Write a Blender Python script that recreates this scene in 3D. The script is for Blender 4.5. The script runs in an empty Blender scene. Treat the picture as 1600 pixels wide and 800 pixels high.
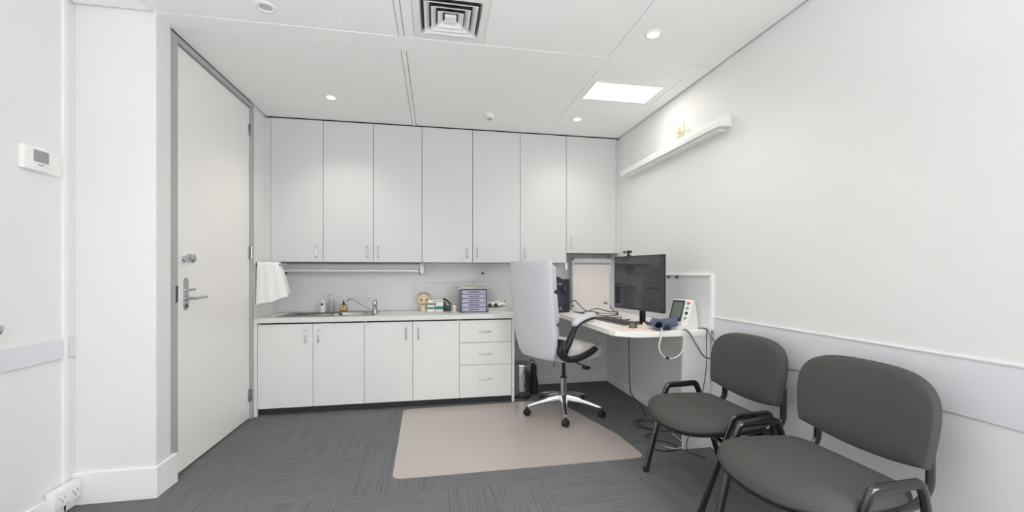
import bpy, bmesh, math, random
from mathutils import Vector, Matrix
C = bpy.context.scene.collection
S = bpy.context.scene
R = math.radians
random.seed(7)

# ------------------------------------------------------------ camera, light, exposure
YAW = math.atan((800 - 681) / 640.0)
cam_d = bpy.data.cameras.new('camera')
cam_d.sensor_width = 36.0
cam_d.lens = 640.0 / 1600.0 * 36.0
cam_d.shift_y = 25.5 / 1600.0
cam_d.clip_start = 0.02
cam = bpy.data.objects.new('camera', cam_d)
C.objects.link(cam)
cam.location = (0, 0, 1.30)
cam.rotation_euler = (R(90), 0, -YAW)
S.camera = cam
S.view_settings.view_transform = 'Standard'
S.view_settings.look = 'None'
S.view_settings.gamma = 1.0
S.view_settings.use_curve_mapping = False
S.view_settings.exposure = 0.05
try:
    S.cycles.max_bounces = 14; S.cycles.diffuse_bounces = 9; S.cycles.glossy_bounces = 5
except Exception:
    pass

world = bpy.data.worlds.new('daylight')
S.world = world
world.use_nodes = True
world.node_tree.nodes['Background'].inputs[0].default_value = (0.86, 0.93, 1.0, 1)
world.node_tree.nodes['Background'].inputs[1].default_value = 1.0

def area(name, loc, rot, sx, sy, power, col=(1, 1, 1)):
    l = bpy.data.lights.new(name, 'AREA')
    l.shape = 'RECTANGLE'; l.size = sx; l.size_y = sy; l.energy = power; l.color = col
    o = bpy.data.objects.new(name, l); C.objects.link(o)
    o.location = loc; o.rotation_euler = rot
    return o

# added fill light from made-up windows behind the camera
area('added_fill_light', (-0.2, -1.55, 1.45), (R(95), 0, 0), 3.2, 1.8, 15, (0.97, 0.985, 1.0))
area('added_fill_light', (1.98, -0.35, 1.35), (R(100), 0, R(80)), 2.0, 1.7, 88, (0.98, 0.99, 1.0))
area('added_fill_light', (-1.95, 0.40, 1.35), (R(100), 0, R(-80)), 1.6, 1.7, 4, (0.98, 0.99, 1.0))
# added fill troffers out of view (diffusers are built with the fittings below)
FILL_TROFFERS = [(-0.1, 1.15, 3), (-0.1, -0.5, 2)]
for tx, ty, p in FILL_TROFFERS:
    area('ceiling_area_light', (tx, ty, 2.775), (0, 0, 0), 1.1, 0.5, p, (1, 0.985, 0.96))
# two added uplighters behind the camera brighten the ceiling (stands built below)
FILL_UPLIGHTS = [(-0.75, 0.0, 32), (0.65, -0.2, 10)]
for ux, uy, p in FILL_UPLIGHTS:
    area('uplighter_fill_light', (ux, uy, 1.86), (R(180), 0, 0), 0.26, 0.26, p, (1, 0.99, 0.97))
area('ceiling_area_light', (1.53, 3.20, 2.79), (0, 0, 0), 0.60, 0.34, 4, (1.0, 0.96, 0.88))

# ------------------------------------------------------------ materials
MATS = {}
def mat(name, col, rough=0.5, metal=0.0, noise=0.0, nscale=40, bump=0.0, bscale=200, coat=0.0, emit=None, trans=0.0, spec=None, detail=3):
    if name in MATS: return MATS[name]
    m = bpy.data.materials.new(name); m.use_nodes = True
    nt = m.node_tree; b = nt.nodes['Principled BSDF']
    c = tuple(((v / 255.0) / 12.92 if v / 255.0 <= 0.04045 else ((v / 255.0 + 0.055) / 1.055) ** 2.4) for v in col)
    b.inputs['Base Color'].default_value = (*c, 1)
    b.inputs['Roughness'].default_value = rough
    b.inputs['Metallic'].default_value = metal
    if coat: b.inputs['Coat Weight'].default_value = coat
    if spec is not None: b.inputs['Specular IOR Level'].default_value = spec
    if trans:
        b.inputs['Transmission Weight'].default_value = trans
        b.inputs['IOR'].default_value = 1.4
    tc = nt.nodes.new('ShaderNodeTexCoord')
    n = nt.nodes.new('ShaderNodeTexNoise'); n.inputs['Scale'].default_value = nscale; n.inputs['Detail'].default_value = detail
    nt.links.new(tc.outputs['Object'], n.inputs['Vector'])
    mr = nt.nodes.new('ShaderNodeMapRange')
    a = max(noise, 0.01)
    mr.inputs['To Min'].default_value = 1 - a; mr.inputs['To Max'].default_value = 1 + a
    nt.links.new(n.outputs['Fac'], mr.inputs['Value'])
    mx = nt.nodes.new('ShaderNodeVectorMath'); mx.operation = 'SCALE'
    mx.inputs[0].default_value = c
    nt.links.new(mr.outputs[0], mx.inputs['Scale'])
    nt.links.new(mx.outputs[0], b.inputs['Base Color'])
    if bump:
        n2 = nt.nodes.new('ShaderNodeTexNoise'); n2.inputs['Scale'].default_value = bscale; n2.inputs['Detail'].default_value = 2
        nt.links.new(tc.outputs['Object'], n2.inputs['Vector'])
        bp = nt.nodes.new('ShaderNodeBump'); bp.inputs['Strength'].default_value = bump; bp.inputs['Distance'].default_value = 0.002
        nt.links.new(n2.outputs['Fac'], bp.inputs['Height']); nt.links.new(bp.outputs[0], b.inputs['Normal'])
    if emit:
        b.inputs['Emission Color'].default_value = (*emit[0], 1); b.inputs['Emission Strength'].default_value = emit[1]
    MATS[name] = m
    return m

WALL = mat('white_wall_paint', (230, 230, 229), 0.6, noise=0.01, nscale=3, bump=0.05, bscale=300)
CEIL = mat('ceiling_tile', (251, 251, 250), 0.85, noise=0.012, nscale=60, bump=0.15, bscale=400)
CEILGAP = mat('shadow_gap', (60, 60, 60), 0.9)
RAILG = mat('chair_rail_grey', (222, 222, 227), 0.5, noise=0.012, nscale=8)
TRIMW = mat('white_trim', (240, 240, 240), 0.4)
DOORM = mat('door_leaf_paint', (243, 240, 237), 0.35, noise=0.015, nscale=5)
FRAMEG = mat('grey_metal_frame', (176, 176, 177), 0.4, noise=0.03, nscale=10)
UPPER = mat('upper_laminate', (214, 215, 215), 0.45, noise=0.012, nscale=6)
LOWER = mat('lower_laminate', (233, 234, 232), 0.4, noise=0.01, nscale=6)
CARC = mat('carcass_grey', (150, 150, 150), 0.6)
TOP = mat('worktop_laminate', (226, 226, 223), 0.35, noise=0.03, nscale=120)
DESKM = mat('desk_laminate', (250, 248, 243), 0.4, noise=0.015, nscale=90)
SPLASH = mat('splashback_grey', (222, 222, 225), 0.4, noise=0.012, nscale=5)
KICK = mat('toe_kick_dark', (52, 53, 56), 0.6)
STEEL = mat('brushed_steel', (200, 200, 202), 0.25, 1.0, noise=0.04, nscale=50)
SINKM = mat('sink_steel', (150, 147, 144), 0.26, 1.0, noise=0.05, nscale=30)
CHROME = mat('chrome', (196, 196, 200), 0.08, 1.0)
BLACKP = mat('black_plastic', (34, 34, 36), 0.45, noise=0.05)
DARKP = mat('charcoal_plastic', (62, 63, 66), 0.4, noise=0.05)
TUBE = mat('black_tube_enamel', (27, 27, 29), 0.22, coat=0.6)
SEATF = mat('charcoal_fabric', (84, 83, 82), 0.95, noise=0.42, nscale=420, bump=0.4, bscale=900, spec=0.1)
GREYF = mat('pale_grey_fabric', (208, 210, 215), 0.95, noise=0.05, nscale=160, bump=0.3, bscale=700, spec=0.1)
PALEF = mat('cream_grey_fabric', (230, 225, 221), 0.95, noise=0.05, nscale=160, bump=0.3, bscale=700, spec=0.1)
MATM = mat('beige_vinyl', (184, 175, 170), 0.28, noise=0.02, nscale=3, bump=0.05, bscale=60)
SCREEN = mat('screen_glass', (58, 58, 62), 0.05, coat=1.0)
WHITEP = mat('white_plastic', (240, 240, 238), 0.35)
CREAMP = mat('cream_plastic', (236, 232, 222), 0.4)
IVORY = mat('ivory_plastic', (238, 228, 205), 0.4)
GREYP = mat('grey_plastic', (160, 161, 164), 0.4)
PAPER = mat('paper', (240, 239, 236), 0.8)
PAPERY = mat('yellow_paper', (232, 230, 150), 0.8)
PAPERP = mat('pink_paper', (240, 205, 196), 0.8)
TOWELM = mat('white_terry', (244, 244, 243), 1.0, noise=0.03, nscale=200, bump=0.6, bscale=500, spec=0.05)
NAVY = mat('navy_cuff_fabric', (92, 99, 122), 0.85, noise=0.12, nscale=90)
NAVYD = mat('navy_dark_fabric', (38, 42, 66), 0.9, noise=0.12, nscale=90)
TEAL = mat('teal_card', (70, 134, 128), 0.6)
GREENC = mat('dark_green_card', (34, 84, 78), 0.6)
TAN = mat('tan_carved', (226, 208, 176), 0.6, noise=0.05, nscale=30)
TAND = mat('tan_dark_brown', (150, 124, 92), 0.7)  # darker brown of the ornament's eyes, mouth and hair rim
AMBER = mat('amber_soap', (176, 138, 84), 0.2)
AMBERL = mat('cream_bottle_label', (206, 186, 138), 0.5)
CLEAR = mat('clear_plastic', (214, 218, 224), 0.12, trans=0.55)
SMOKE = mat('smoky_plastic', (92, 92, 108), 0.25, trans=0.0, noise=0.1, nscale=20)
DRAWF = mat('clear_drawer_front', (172, 172, 192), 0.2, noise=0.15, nscale=18)
PCBLUE = mat('blue_black_case', (48, 51, 62), 0.35)
BLUE = mat('pale_blue_plastic', (150, 190, 205), 0.4)
CABLE = mat('black_cable', (38, 38, 40), 0.5)
CABLEG = mat('grey_cable', (120, 120, 118), 0.5)
CABLEW = mat('white_cable', (225, 222, 216), 0.5)
LIGHTM = mat('lit_diffuser', (255, 252, 240), 0.5, emit=((1.0, 0.965, 0.86), 1.15))
SPOTM = mat('lit_spot_lens', (255, 252, 240), 0.5, emit=((1.0, 0.93, 0.8), 6.0))
OFFSPOT = mat('unlit_spot_lens', (200, 200, 198), 0.3)
LCD = mat('grey_lcd', (150, 152, 154), 0.3)
LCDG = mat('green_grey_lcd', (116, 124, 120), 0.3)
REDP = mat('red_print', (206, 104, 96), 0.5)

def carpet():
    m = bpy.data.materials.new('grey_carpet_tiles'); m.use_nodes = True
    nt = m.node_tree; L = nt.links; b = nt.nodes['Principled BSDF']
    def M(op, a, b_=None, c_=None):
        n = nt.nodes.new('ShaderNodeMath'); n.operation = op
        for i, v in enumerate((a, b_, c_)):
            if v is None: continue
            if isinstance(v, (int, float)): n.inputs[i].default_value = v
            else: L.new(v, n.inputs[i])
        return n.outputs[0]
    tc = nt.nodes.new('ShaderNodeTexCoord'); sp = nt.nodes.new('ShaderNodeSeparateXYZ')
    L.new(tc.outputs['Object'], sp.inputs[0])
    P = 0.6
    u = M('DIVIDE', M('ADD', sp.outputs[0], 0.53 + 6 * P), P); v = M('DIVIDE', M('ADD', sp.outputs[1], -3.1 + 12 * P), P)
    fu = M('FLOOR', u); fv = M('FLOOR', v)
    par = M('MODULO', M('ADD', fu, fv), 2.0)
    ipar = M('SUBTRACT', 1.0, par)
    # across = coordinate across the ribs, along = coordinate along them
    across = M('ADD', M('MULTIPLY', u, par), M('MULTIPLY', v, ipar))
    along = M('ADD', M('MULTIPLY', v, par), M('MULTIPLY', u, ipar))
    def streak(sa, sl, off):
        cx = nt.nodes.new('ShaderNodeCombineXYZ')
        L.new(M('MULTIPLY', across, sa), cx.inputs[0]); L.new(M('MULTIPLY', along, sl), cx.inputs[1])
        L.new(M('ADD', M('MULTIPLY', M('ADD', fu, M('MULTIPLY', fv, 3.7)), 5.3), off), cx.inputs[2])
        n = nt.nodes.new('ShaderNodeTexNoise'); n.inputs['Scale'].default_value = 1.0; n.inputs['Detail'].default_value = 2
        L.new(cx.outputs[0], n.inputs['Vector']); return n.outputs['Fac']
    a1 = streak(40, 1.6, 0.0); a2 = streak(110, 6, 40.0); a3 = streak(3, 1, 80.0)
    mask = M('SUBTRACT', M('MULTIPLY', M('SMOOTH_MIN', a1, 0.56, 0.04), 1.0), 0.0)
    val = M('ADD', M('ADD', M('MULTIPLY', M('SUBTRACT', mask, 0.5), 0.85), M('MULTIPLY', M('SUBTRACT', a2, 0.5), 0.35)), M('MULTIPLY', M('SUBTRACT', a3, 0.5), 0.18))
    rib = M('SINE', M('MULTIPLY', across, 2 * math.pi * 24))
    ribm = M('SMOOTH_MAX', M('MULTIPLY', M('SUBTRACT', streak(9, 2.2, 120.0), 0.36), 3.0), 0.15, 0.05)
    val = M('SUBTRACT', val, M('MULTIPLY', M('MULTIPLY', M('POWER', M('MAXIMUM', rib, 0.0), 2.0), ribm), 0.34))
    n = nt.nodes.new('ShaderNodeTexNoise'); n.inputs['Scale'].default_value = 260; L.new(tc.outputs['Object'], n.inputs['Vector'])
    val = M('ADD', val, M('MULTIPLY', M('SUBTRACT', n.outputs['Fac'], 0.5), 0.3))
    # tile joints
    eu = M('ABSOLUTE', M('SUBTRACT', M('FRACT', u), 0.5)); ev = M('ABSOLUTE', M('SUBTRACT', M('FRACT', v), 0.5))
    edge = M('GREATER_THAN', M('MAXIMUM', eu, ev), 0.4965)
    val = M('SUBTRACT', val, M('MULTIPLY', edge, 0.06))
    sc = M('MULTIPLY', M('ADD', 1.0, M('MULTIPLY', val, 0.80)), 0.166)
    cc = nt.nodes.new('ShaderNodeCombineXYZ')
    L.new(sc, cc.inputs[0]); L.new(M('MULTIPLY', sc, 1.015), cc.inputs[1]); L.new(M('MULTIPLY', sc, 1.06), cc.inputs[2])
    L.new(cc.outputs[0], b.inputs['Base Color'])
    b.inputs['Roughness'].default_value = 0.95; b.inputs['Specular IOR Level'].default_value = 0.1
    bp = nt.nodes.new('ShaderNodeBump'); bp.inputs['Strength'].default_value = 0.5; bp.inputs['Distance'].default_value = 0.003
    L.new(val, bp.inputs['Height']); L.new(bp.outputs[0], b.inputs['Normal'])
    return m
CARPET = carpet()

# ------------------------------------------------------------ mesh helpers
class MB:
    """collects shapes into one bmesh"""
    def __init__(s, *mats): s.bm = bmesh.new(); s.mats = list(mats)
    def _tag(s, n0, mi):
        for f in list(s.bm.faces)[n0:]: f.material_index = mi
    def box(s, x0, x1, y0, y1, z0, z1, bev=0.0, mi=0, seg=2):
        t = bmesh.new(); bmesh.ops.create_cube(t, size=1.0)
        for v in t.verts:
            v.co = Vector(((x0 + x1) / 2 + v.co.x * (x1 - x0), (y0 + y1) / 2 + v.co.y * (y1 - y0), (z0 + z1) / 2 + v.co.z * (z1 - z0)))
        if bev > 0: bmesh.ops.bevel(t, geom=t.edges[:], offset=min(bev, 0.49 * min(abs(x1 - x0), abs(y1 - y0), abs(z1 - z0))), segments=seg, profile=0.5, affect='EDGES')
        s.add(t, mi); return s
    def add(s, t, mi=0, mtx=None):
        if mtx is not None: bmesh.ops.transform(t, matrix=mtx, verts=t.verts)
        me = bpy.data.meshes.new('tmp'); t.to_mesh(me); t.free()
        n0 = len(s.bm.faces); s.bm.from_mesh(me); bpy.data.meshes.remove(me)
        s.bm.faces.ensure_lookup_table(); s._tag(n0, mi); return s
    def rings(s, rings, cap=True, close=True, mi=0):
        """loft through rings of equal length"""
        bm = s.bm; n0 = len(bm.faces)
        vs = [[bm.verts.new(p) for p in r] for r in rings]
        n = len(rings[0])
        for a, b in zip(vs, vs[1:]):
            for i in range(n if close else n - 1):
                j = (i + 1) % n
                try: bm.faces.new((a[i], a[j], b[j], b[i]))
                except ValueError: pass
        if cap and close:
            bm.faces.new(list(reversed(vs[0]))); bm.faces.new(vs[-1])
        bm.faces.ensure_lookup_table(); s._tag(n0, mi); return s
    def tube(s, pts, r, n=10, mi=0, smooth=0, flat=None, rad=None):
        """round tube along pts; flat=(wx, wz) makes it oval in its frame"""
        P = [Vector(p) for p in pts]
        if smooth: P = catmull(P, smooth)
        if rad: rr = [rad(i / (len(P) - 1)) for i in range(len(P))]
        else: rr = [r] * len(P)
        T = []
        for i in range(len(P)):
            d = (P[min(i + 1, len(P) - 1)] - P[max(i - 1, 0)])
            T.append(d.normalized() if d.length > 1e-9 else Vector((0, 0, 1)))
        up = Vector((0, 0, 1)) if abs(T[0].z) < 0.9 else Vector((0, 1, 0))
        N = (up - T[0] * up.dot(T[0])).normalized(); rings = []
        for i in range(len(P)):
            N = N - T[i] * N.dot(T[i]); N.normalize(); B = T[i].cross(N)
            fa, fb = flat if flat else (1, 1)
            rings.append([P[i] + N * (math.cos(2 * math.pi * k / n) * rr[i] * fa) + B * (math.sin(2 * math.pi * k / n) * rr[i] * fb) for k in range(n)])
        return s.rings(rings, mi=mi)
    def lathe(s, prof, c=(0, 0, 0), n=28, mi=0, axis='Z'):
        rings = []
        for r, z in prof:
            ring = []
            for k in range(n):
                a = 2 * math.pi * k / n; x, y = max(r, 1e-4) * math.cos(a), max(r, 1e-4) * math.sin(a)
                p = {'Z': (x, y, z), 'X': (z, x, y), 'Y': (y, z, x)}[axis]
                ring.append(Vector(p) + Vector(c))
            rings.append(ring)
        return s.rings(rings, mi=mi)
    def prism(s, pts, z0, z1, bev=0.0, mi=0, mtx=None):
        t = bmesh.new()
        a = [t.verts.new((x, y, z0)) for x, y in pts]; b = [t.verts.new((x, y, z1)) for x, y in pts]
        t.faces.new(list(reversed(a))); t.faces.new(b)
        for i in range(len(pts)):
            j = (i + 1) % len(pts); t.faces.new((a[i], a[j], b[j], b[i]))
        if bev:
            es = [e for e in t.edges if abs(e.verts[0].co.z - e.verts[1].co.z) < 1e-6]
            bmesh.ops.bevel(t, geom=es, offset=bev, segments=2, affect='EDGES')
        return s.add(t, mi, mtx)
    def build(s, name, m, parent=None, smooth=True, loc=None, rot=None, angle=35):
        bmesh.ops.recalc_face_normals(s.bm, faces=s.bm.faces)
        me = bpy.data.meshes.new(name); s.bm.to_mesh(me); s.bm.free()
        for q in ([m] if not isinstance(m, (list, tuple)) else m): me.materials.append(q)
        if smooth:
            for p in me.polygons: p.use_smooth = True
            try: me.set_sharp_from_angle(angle=R(angle))
            except Exception: pass
        o = bpy.data.objects.new(name, me); C.objects.link(o)
        if parent: o.parent = parent
        if loc: o.location = loc
        if rot: o.rotation_euler = rot
        return o

def catmull(P, n):
    out = []
    for i in range(len(P) - 1):
        p0 = P[i - 1] if i else P[0] * 2 - P[1]; p1 = P[i]; p2 = P[i + 1]; p3 = P[i + 2] if i + 2 < len(P) else P[-1] * 2 - P[-2]
        for k in range(n):
            t = k / n
            out.append(0.5 * ((2 * p1) + (p2 - p0) * t + (2 * p0 - 5 * p1 + 4 * p2 - p3) * t * t + (3 * p1 - p0 - 3 * p2 + p3) * t ** 3))
    out.append(P[-1]); return out
def fillet(P, r, n=5):
    """round the corners of a 3-D polyline"""
    P = [Vector(p) for p in P]; out = [P[0]]
    for i in range(1, len(P) - 1):
        a = P[i - 1] - P[i]; b = P[i + 1] - P[i]; q = min(r, a.length * 0.45, b.length * 0.45)
        A = P[i] + a.normalized() * q; B = P[i] + b.normalized() * q
        for k in range(n + 1):
            t = k / n; out.append(A * (1 - t) ** 2 + P[i] * 2 * t * (1 - t) + B * t * t)
    out.append(P[-1]); return out
def thing(name, label, cat, loc=(0, 0, 0), rz=0, group=None):
    o = bpy.data.objects.new(name, None); C.objects.link(o); o.empty_display_size = 0.1
    o.location = loc; o.rotation_euler = (0, 0, rz); o['label'] = label; o['category'] = cat
    if group: o['group'] = group
    return o
def tag(o, label, cat, group=None, kind=None):
    o['label'] = label; o['category'] = cat
    if group: o['group'] = group
    if kind: o['kind'] = kind
    return o
def struct(name, mb, m, parent=None, **k):
    o = mb.build(name, m, parent, **k)
    if parent is None: o['kind'] = 'structure'
    return o
def dup(root, loc, rz, label, group=None):
    r = root.copy(); C.objects.link(r); r.location = loc; r.rotation_euler = (0, 0, rz); r['label'] = label
    if group: r['group'] = group
    for ch in list(root.children):
        c = ch.copy(); C.objects.link(c); c.parent = r
        for g in ch.children:
            d = g.copy(); C.objects.link(d); d.parent = c
    return r

# ------------------------------------------------------------ room shell
ZC = 2.80; XL = -1.61; XR = 2.02; YB = 4.62; XLL = -1.99; YR = -1.6; TH = 0.12
struct('floor', MB().box(XLL - TH, XR + TH, YR - TH, YB + TH, -0.1, 0.0), CARPET, smooth=False)
struct('wall_right', MB().box(XR, XR + TH, YR - TH, YB + TH, 0, ZC + 0.12), WALL, smooth=False)
struct('wall_back', MB().box(XL - TH, XR, YB, YB + TH, 0, ZC + 0.12), WALL, smooth=False)
# left wall beside the cupboards, with the doorway opening up to the ceiling
w = MB()
w.box(XL - TH, XL, 4.035, YB, 0, ZC + 0.12)
struct('wall_left', w, WALL, smooth=False)
# square column that boxes out beside the door, and the nearer left wall
struct('wall_column', MB().box(XLL, -1.588, 2.70, 2.835, 0, ZC + 0.12, 0.004), WALL, smooth=False)
struct('wall_side', MB().box(XLL - TH, XLL, YR - TH, 2.835, 0, ZC + 0.12), WALL, smooth=False)
# rear wall behind the viewpoint with a wide opening added to let light in
w = MB()
w.box(XLL, XR, YR - TH, YR, 0, 0.6); w.box(XLL, XR, YR - TH, YR, 2.5, ZC + 0.12)
w.box(XLL, -1.85, YR - TH, YR, 0.6, 2.5); w.box(1.45, XR, YR - TH, YR, 0.6, 2.5)
struct('wall_rear', w, WALL, smooth=False)
w = MB()
for y in (-1.38, -0.37, 0.62): w.box(XR - 0.03, XR - 0.001, y, y + 0.05, 0.5, 2.2)
for z in (0.45, 2.2): w.box(XR - 0.03, XR - 0.001, -1.38, 0.67, z, z + 0.05)
struct('added_window_2', w, TRIMW, smooth=False)  # added frame on the right wall, out of view, around its fill light
w = MB()
for y in (-0.42, 1.2): w.box(XLL + 0.001, XLL + 0.03, y, y + 0.05, 0.5, 2.2)
for z in (0.45, 2.2): w.box(XLL + 0.001, XLL + 0.03, -0.42, 1.25, z, z + 0.05)
struct('added_window_3', w, TRIMW, smooth=False)  # unseen left wall frame, added to go with its fill light
w = MB()
for x in (-1.85, -0.22, 1.41): w.box(x, x + 0.04, YR - 0.08, YR - 0.03, 0.6, 2.5)
for z in (0.6, 2.46): w.box(-1.85, 1.45, YR - 0.08, YR - 0.03, z, z + 0.04)
struct('added_window_1', w, TRIMW, smooth=False)  # frame of the added rear opening and its fill light

# ceiling: dark void plane, then the lay-in panels with the visible joints
GX = 0.010
struct('ceiling_void', MB().box(XLL, XR, YR, YB, ZC + 0.03, ZC + 0.06), CEILGAP, smooth=False)['kind'] = 'structure'
cl = MB()
def panel(x0, x1, y0, y1, hole=None, dz=0.0, g=0.0022):
    x0 += g; x1 -= g; y0 += g; y1 -= g
    if hole is None: cl.box(x0, x1, y0, y1, ZC + dz, ZC + 0.018 + dz, 0.0)
    else:
        a, b, c, d = hole
        for q in ((x0, a, y0, y1), (b, x1, y0, y1), (a, b, y0, c), (a, b, d, y1)):
            if q[1] - q[0] > 1e-4 and q[3] - q[2] > 1e-4: cl.box(*q, ZC + dz, ZC + 0.018 + dz)
xl = XL + GX; xr = XR - GX
R1, R2 = -0.232, -0.198      # the narrow rail
X2 = 1.185
# panels behind (towards the cupboards)
for (ya, yb) in ((2.862, 3.40), (3.40, 4.08), (4.08, 4.297)):
    panel(xl, R1, ya, yb); panel(R1, R2, ya, yb, dz=-0.004); panel(R2, X2, ya, yb)
panel(X2, 1.885, 2.862, 3.40, hole=(1.222, 1.842, 3.03, 3.375)); panel(1.885, xr, 2.862, 3.40)
panel(X2, xr, 3.40, 4.08); panel(X2, xr, 4.08, 4.297)
panel(xl, xr, 2.690, 2.862, dz=-0.002)
panel(XLL + GX, XL + GX, 0.9, 2.690)
# panels nearer the camera; one holds the air diffuser
panel(xl, R1, 1.45, 2.690); panel(R1, R2, 1.45, 2.690, dz=-0.004); panel(R2, X2, 1.45, 2.690, hole=(-0.135, 0.305, 2.24, 2.655)); panel(X2, xr, 1.45, 2.690)
panel(XL, R1, 0.2, 1.45); panel(R1, X2, 0.2, 1.45); panel(X2, xr, 0.2, 1.45)
for k in range(3): panel(XLL + GX + k * 1.33, XLL + k * 1.33 + 1.33, YR + 0.01, 0.2)
panel(XLL + GX, XL, 0.2, 0.9)
struct('ceiling', cl, CEIL, smooth=False)

# grey band that runs round the walls at chair-back height
w = MB().box(XR - 0.006, XR, YR, 2.70, 0.742, 0.968, 0.002)
w.box(XR - 0.010, XR, YR, 2.70, 0.966, 0.972)
struct('trim_1', w, RAILG, smooth=False)
w = MB().box(XLL, XLL + 0.012, YR, 2.612, 0.835, 0.943, 0.002); w.box(XLL, XLL + 0.010, 2.665, 2.70, 0.835, 0.943, 0.001)
struct('trim_2', w, RAILG, smooth=False)
# upright cover strip on the left wall
w = MB().box(XLL, XLL + 0.014, 2.620, 2.630, 0, ZC); w.box(XLL, XLL + 0.008, 2.630, 2.650, 0, ZC)
struct('trim_3', w, TRIMW, smooth=False)
# tall skirting boards
bz = 0.18
def skirt(name, x0, x1, y0, y1, h=bz):
    w = MB().box(x0, x1, y0, y1, 0.0, h, 0.004); struct(name, w, TRIMW, smooth=False)
skirt('baseboard_column', XLL, -1.576, 2.687, 2.885)
skirt('baseboard_side', XLL, XLL + 0.014, YR, 2.687, 0.12)
skirt('baseboard_right', XR - 0.014, XR, YR, YB, 0.085)
skirt('baseboard_back', 0.78, XR - 0.014, YB - 0.014, YB, 0.085)
# pale panel behind the sink
w = MB().box(XL, 0.80, YB - 0.008, YB, 0.888, 1.183, 0.001); w.box(XL, 1.40, YB - 0.006, YB, 1.186, 1.60)
w.box(XL, 0.78, YB - 0.014, YB - 0.008, 0.888, 0.905)
struct('trim_4', w, SPLASH, smooth=False)

# ------------------------------------------------------------ door
d1 = bpy.data.objects.new('door_1', None); C.objects.link(d1); d1['kind'] = 'structure'; d1.location = (XL, 3.46, 0)
X0 = XL
fr = MB()
fr.box(-TH, 0.008, -0.625, -0.528, 0, ZC - 0.004, 0.002); fr.box(-TH, 0.008, 0.532, 0.575, 0, ZC - 0.004, 0.002)
fr.box(-TH, 0.008, -0.528, 0.532, 2.758, ZC - 0.004, 0.002)
fr.build('door_frame', FRAMEG, d1, smooth=False)
MB().box(-0.055, -0.012, -0.525, 0.528, 0.012, 2.752, 0.002).build('door_leaf', DOORM, d1, smooth=False)
MB().box(-0.10, -0.058, -0.528, 0.532, 0, 2.758).build('door_stop', KICK, d1, smooth=False)
for z in (0.16, 1.42, 2.50):
    h = MB().box(-0.012, -0.008, 0.495, 0.54, z, z + 0.11, 0.001)
    for k in range(3): h.lathe([(0, z + k * 0.037), (0.009, z + k * 0.037 + 0.001), (0.009, z + k * 0.037 + 0.034), (0, z + k * 0.037 + 0.035)], (0.004, 0.533, 0), 12)
    h.build('hinge', STEEL, d1)
xs = -0.012
k = MB().lathe([(0.0, 0.0), (0.026, 0.0), (0.026, 0.006), (0.022, 0.010), (0.024, 0.026), (0.031, 0.036), (0.031, 0.056), (0.024, 0.062), (0.0, 0.063)], (xs, -0.43, 1.392), 24, axis='X')
k.build('deadbolt_knob', STEEL, d1)
plt = []
for i in range(24):
    a = 2 * math.pi * i / 24
    plt.append((math.cos(a) * 0.024, math.sin(a) * 0.024 + (0.083 if math.sin(a) > 0 else -0.083)))
mt = Matrix.Translation((xs, -0.415, 1.158)) @ Matrix(((0, 0, 1, 0), (1, 0, 0, 0), (0, 1, 0, 0), (0, 0, 0, 1)))
MB().prism(plt, 0, 0.008, 0.002, mtx=mt).build('lock_plate', STEEL, d1)
h = MB().lathe([(0, 0), (0.014, 0), (0.012, 0.012), (0.009, 0.05), (0, 0.05)], (xs + 0.006, -0.415, 1.128), 16, axis='X')
h.tube(fillet([(xs + 0.045, -0.415, 1.128), (xs + 0.058, -0.395, 1.128), (xs + 0.058, -0.28, 1.130), (xs + 0.050, -0.262, 1.130)], 0.02), 0.0095, 12)
h.build('door_handle', STEEL, d1)
h = MB().tube([(xs + 0.008, -0.415, 1.185), (xs + 0.03, -0.415, 1.185), (xs + 0.034, -0.372, 1.187)], 0.008, 10)
h.build('thumb_turn', STEEL, d1)
MB().lathe([(0, 0), (0.011, 0), (0.011, 0.006), (0, 0.006)], (xs + 0.006, -0.415, 1.078), 16, axis='X').build('key_cylinder', DARKP, d1)
MB().box(0.006, 0.010, -0.552, -0.530, 1.11, 1.215, 0.001).build('strike_plate', DARKP, d1)

# ------------------------------------------------------------ wall fittings on the left
t = thing('thermostat', 'white wall thermostat with small grey screen on the left wall', 'thermostat', (XLL, 2.46, 1.868))
MB().box(0.0, 0.028, -0.075, 0.06, -0.058, 0.058, 0.005).build('body', WHITEP, t)
MB().box(0.0, 0.010, 0.0, 0.146, -0.060, 0.066, 0.003).build('back_plate', WHITEP, t)
MB().box(0.026, 0.030, -0.028, 0.052, -0.014, 0.045, 0.001).build('screen', LCD, t)
w = MB()
for k in range(3): w.box(0.027, 0.031, -0.006 + k * 0.012, 0.002 + k * 0.012, -0.031, -0.025, 0.001)
w.build('button', GREYP, t)

t = thing('power_outlet', 'white double power outlet box above the skirting in the left corner', 'outlet', (XLL + 0.014, 2.61, 0.058))
MB().box(0.0, 0.038, -0.10, 0.068, 0.0, 0.10, 0.004).build('body', WHITEP, t)
MB().box(0.036, 0.041, -0.092, 0.060, 0.008, 0.092, 0.001).build('face_plate', WHITEP, t)
for yc in (-0.055, 0.022):
    MB().box(0.040, 0.045, yc - 0.008, yc + 0.016, 0.074, 0.086, 0.002).build('switch', TRIMW, t)
    w = MB()
    w.box(0.040, 0.0418, yc - 0.012, yc - 0.008, 0.046, 0.056); w.box(0.040, 0.0418, yc + 0.014, yc + 0.018, 0.046, 0.056); w.box(0.040, 0.0418, yc + 0.001, yc + 0.005, 0.026, 0.038)
    w.build('socket', DARKP, t)

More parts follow.
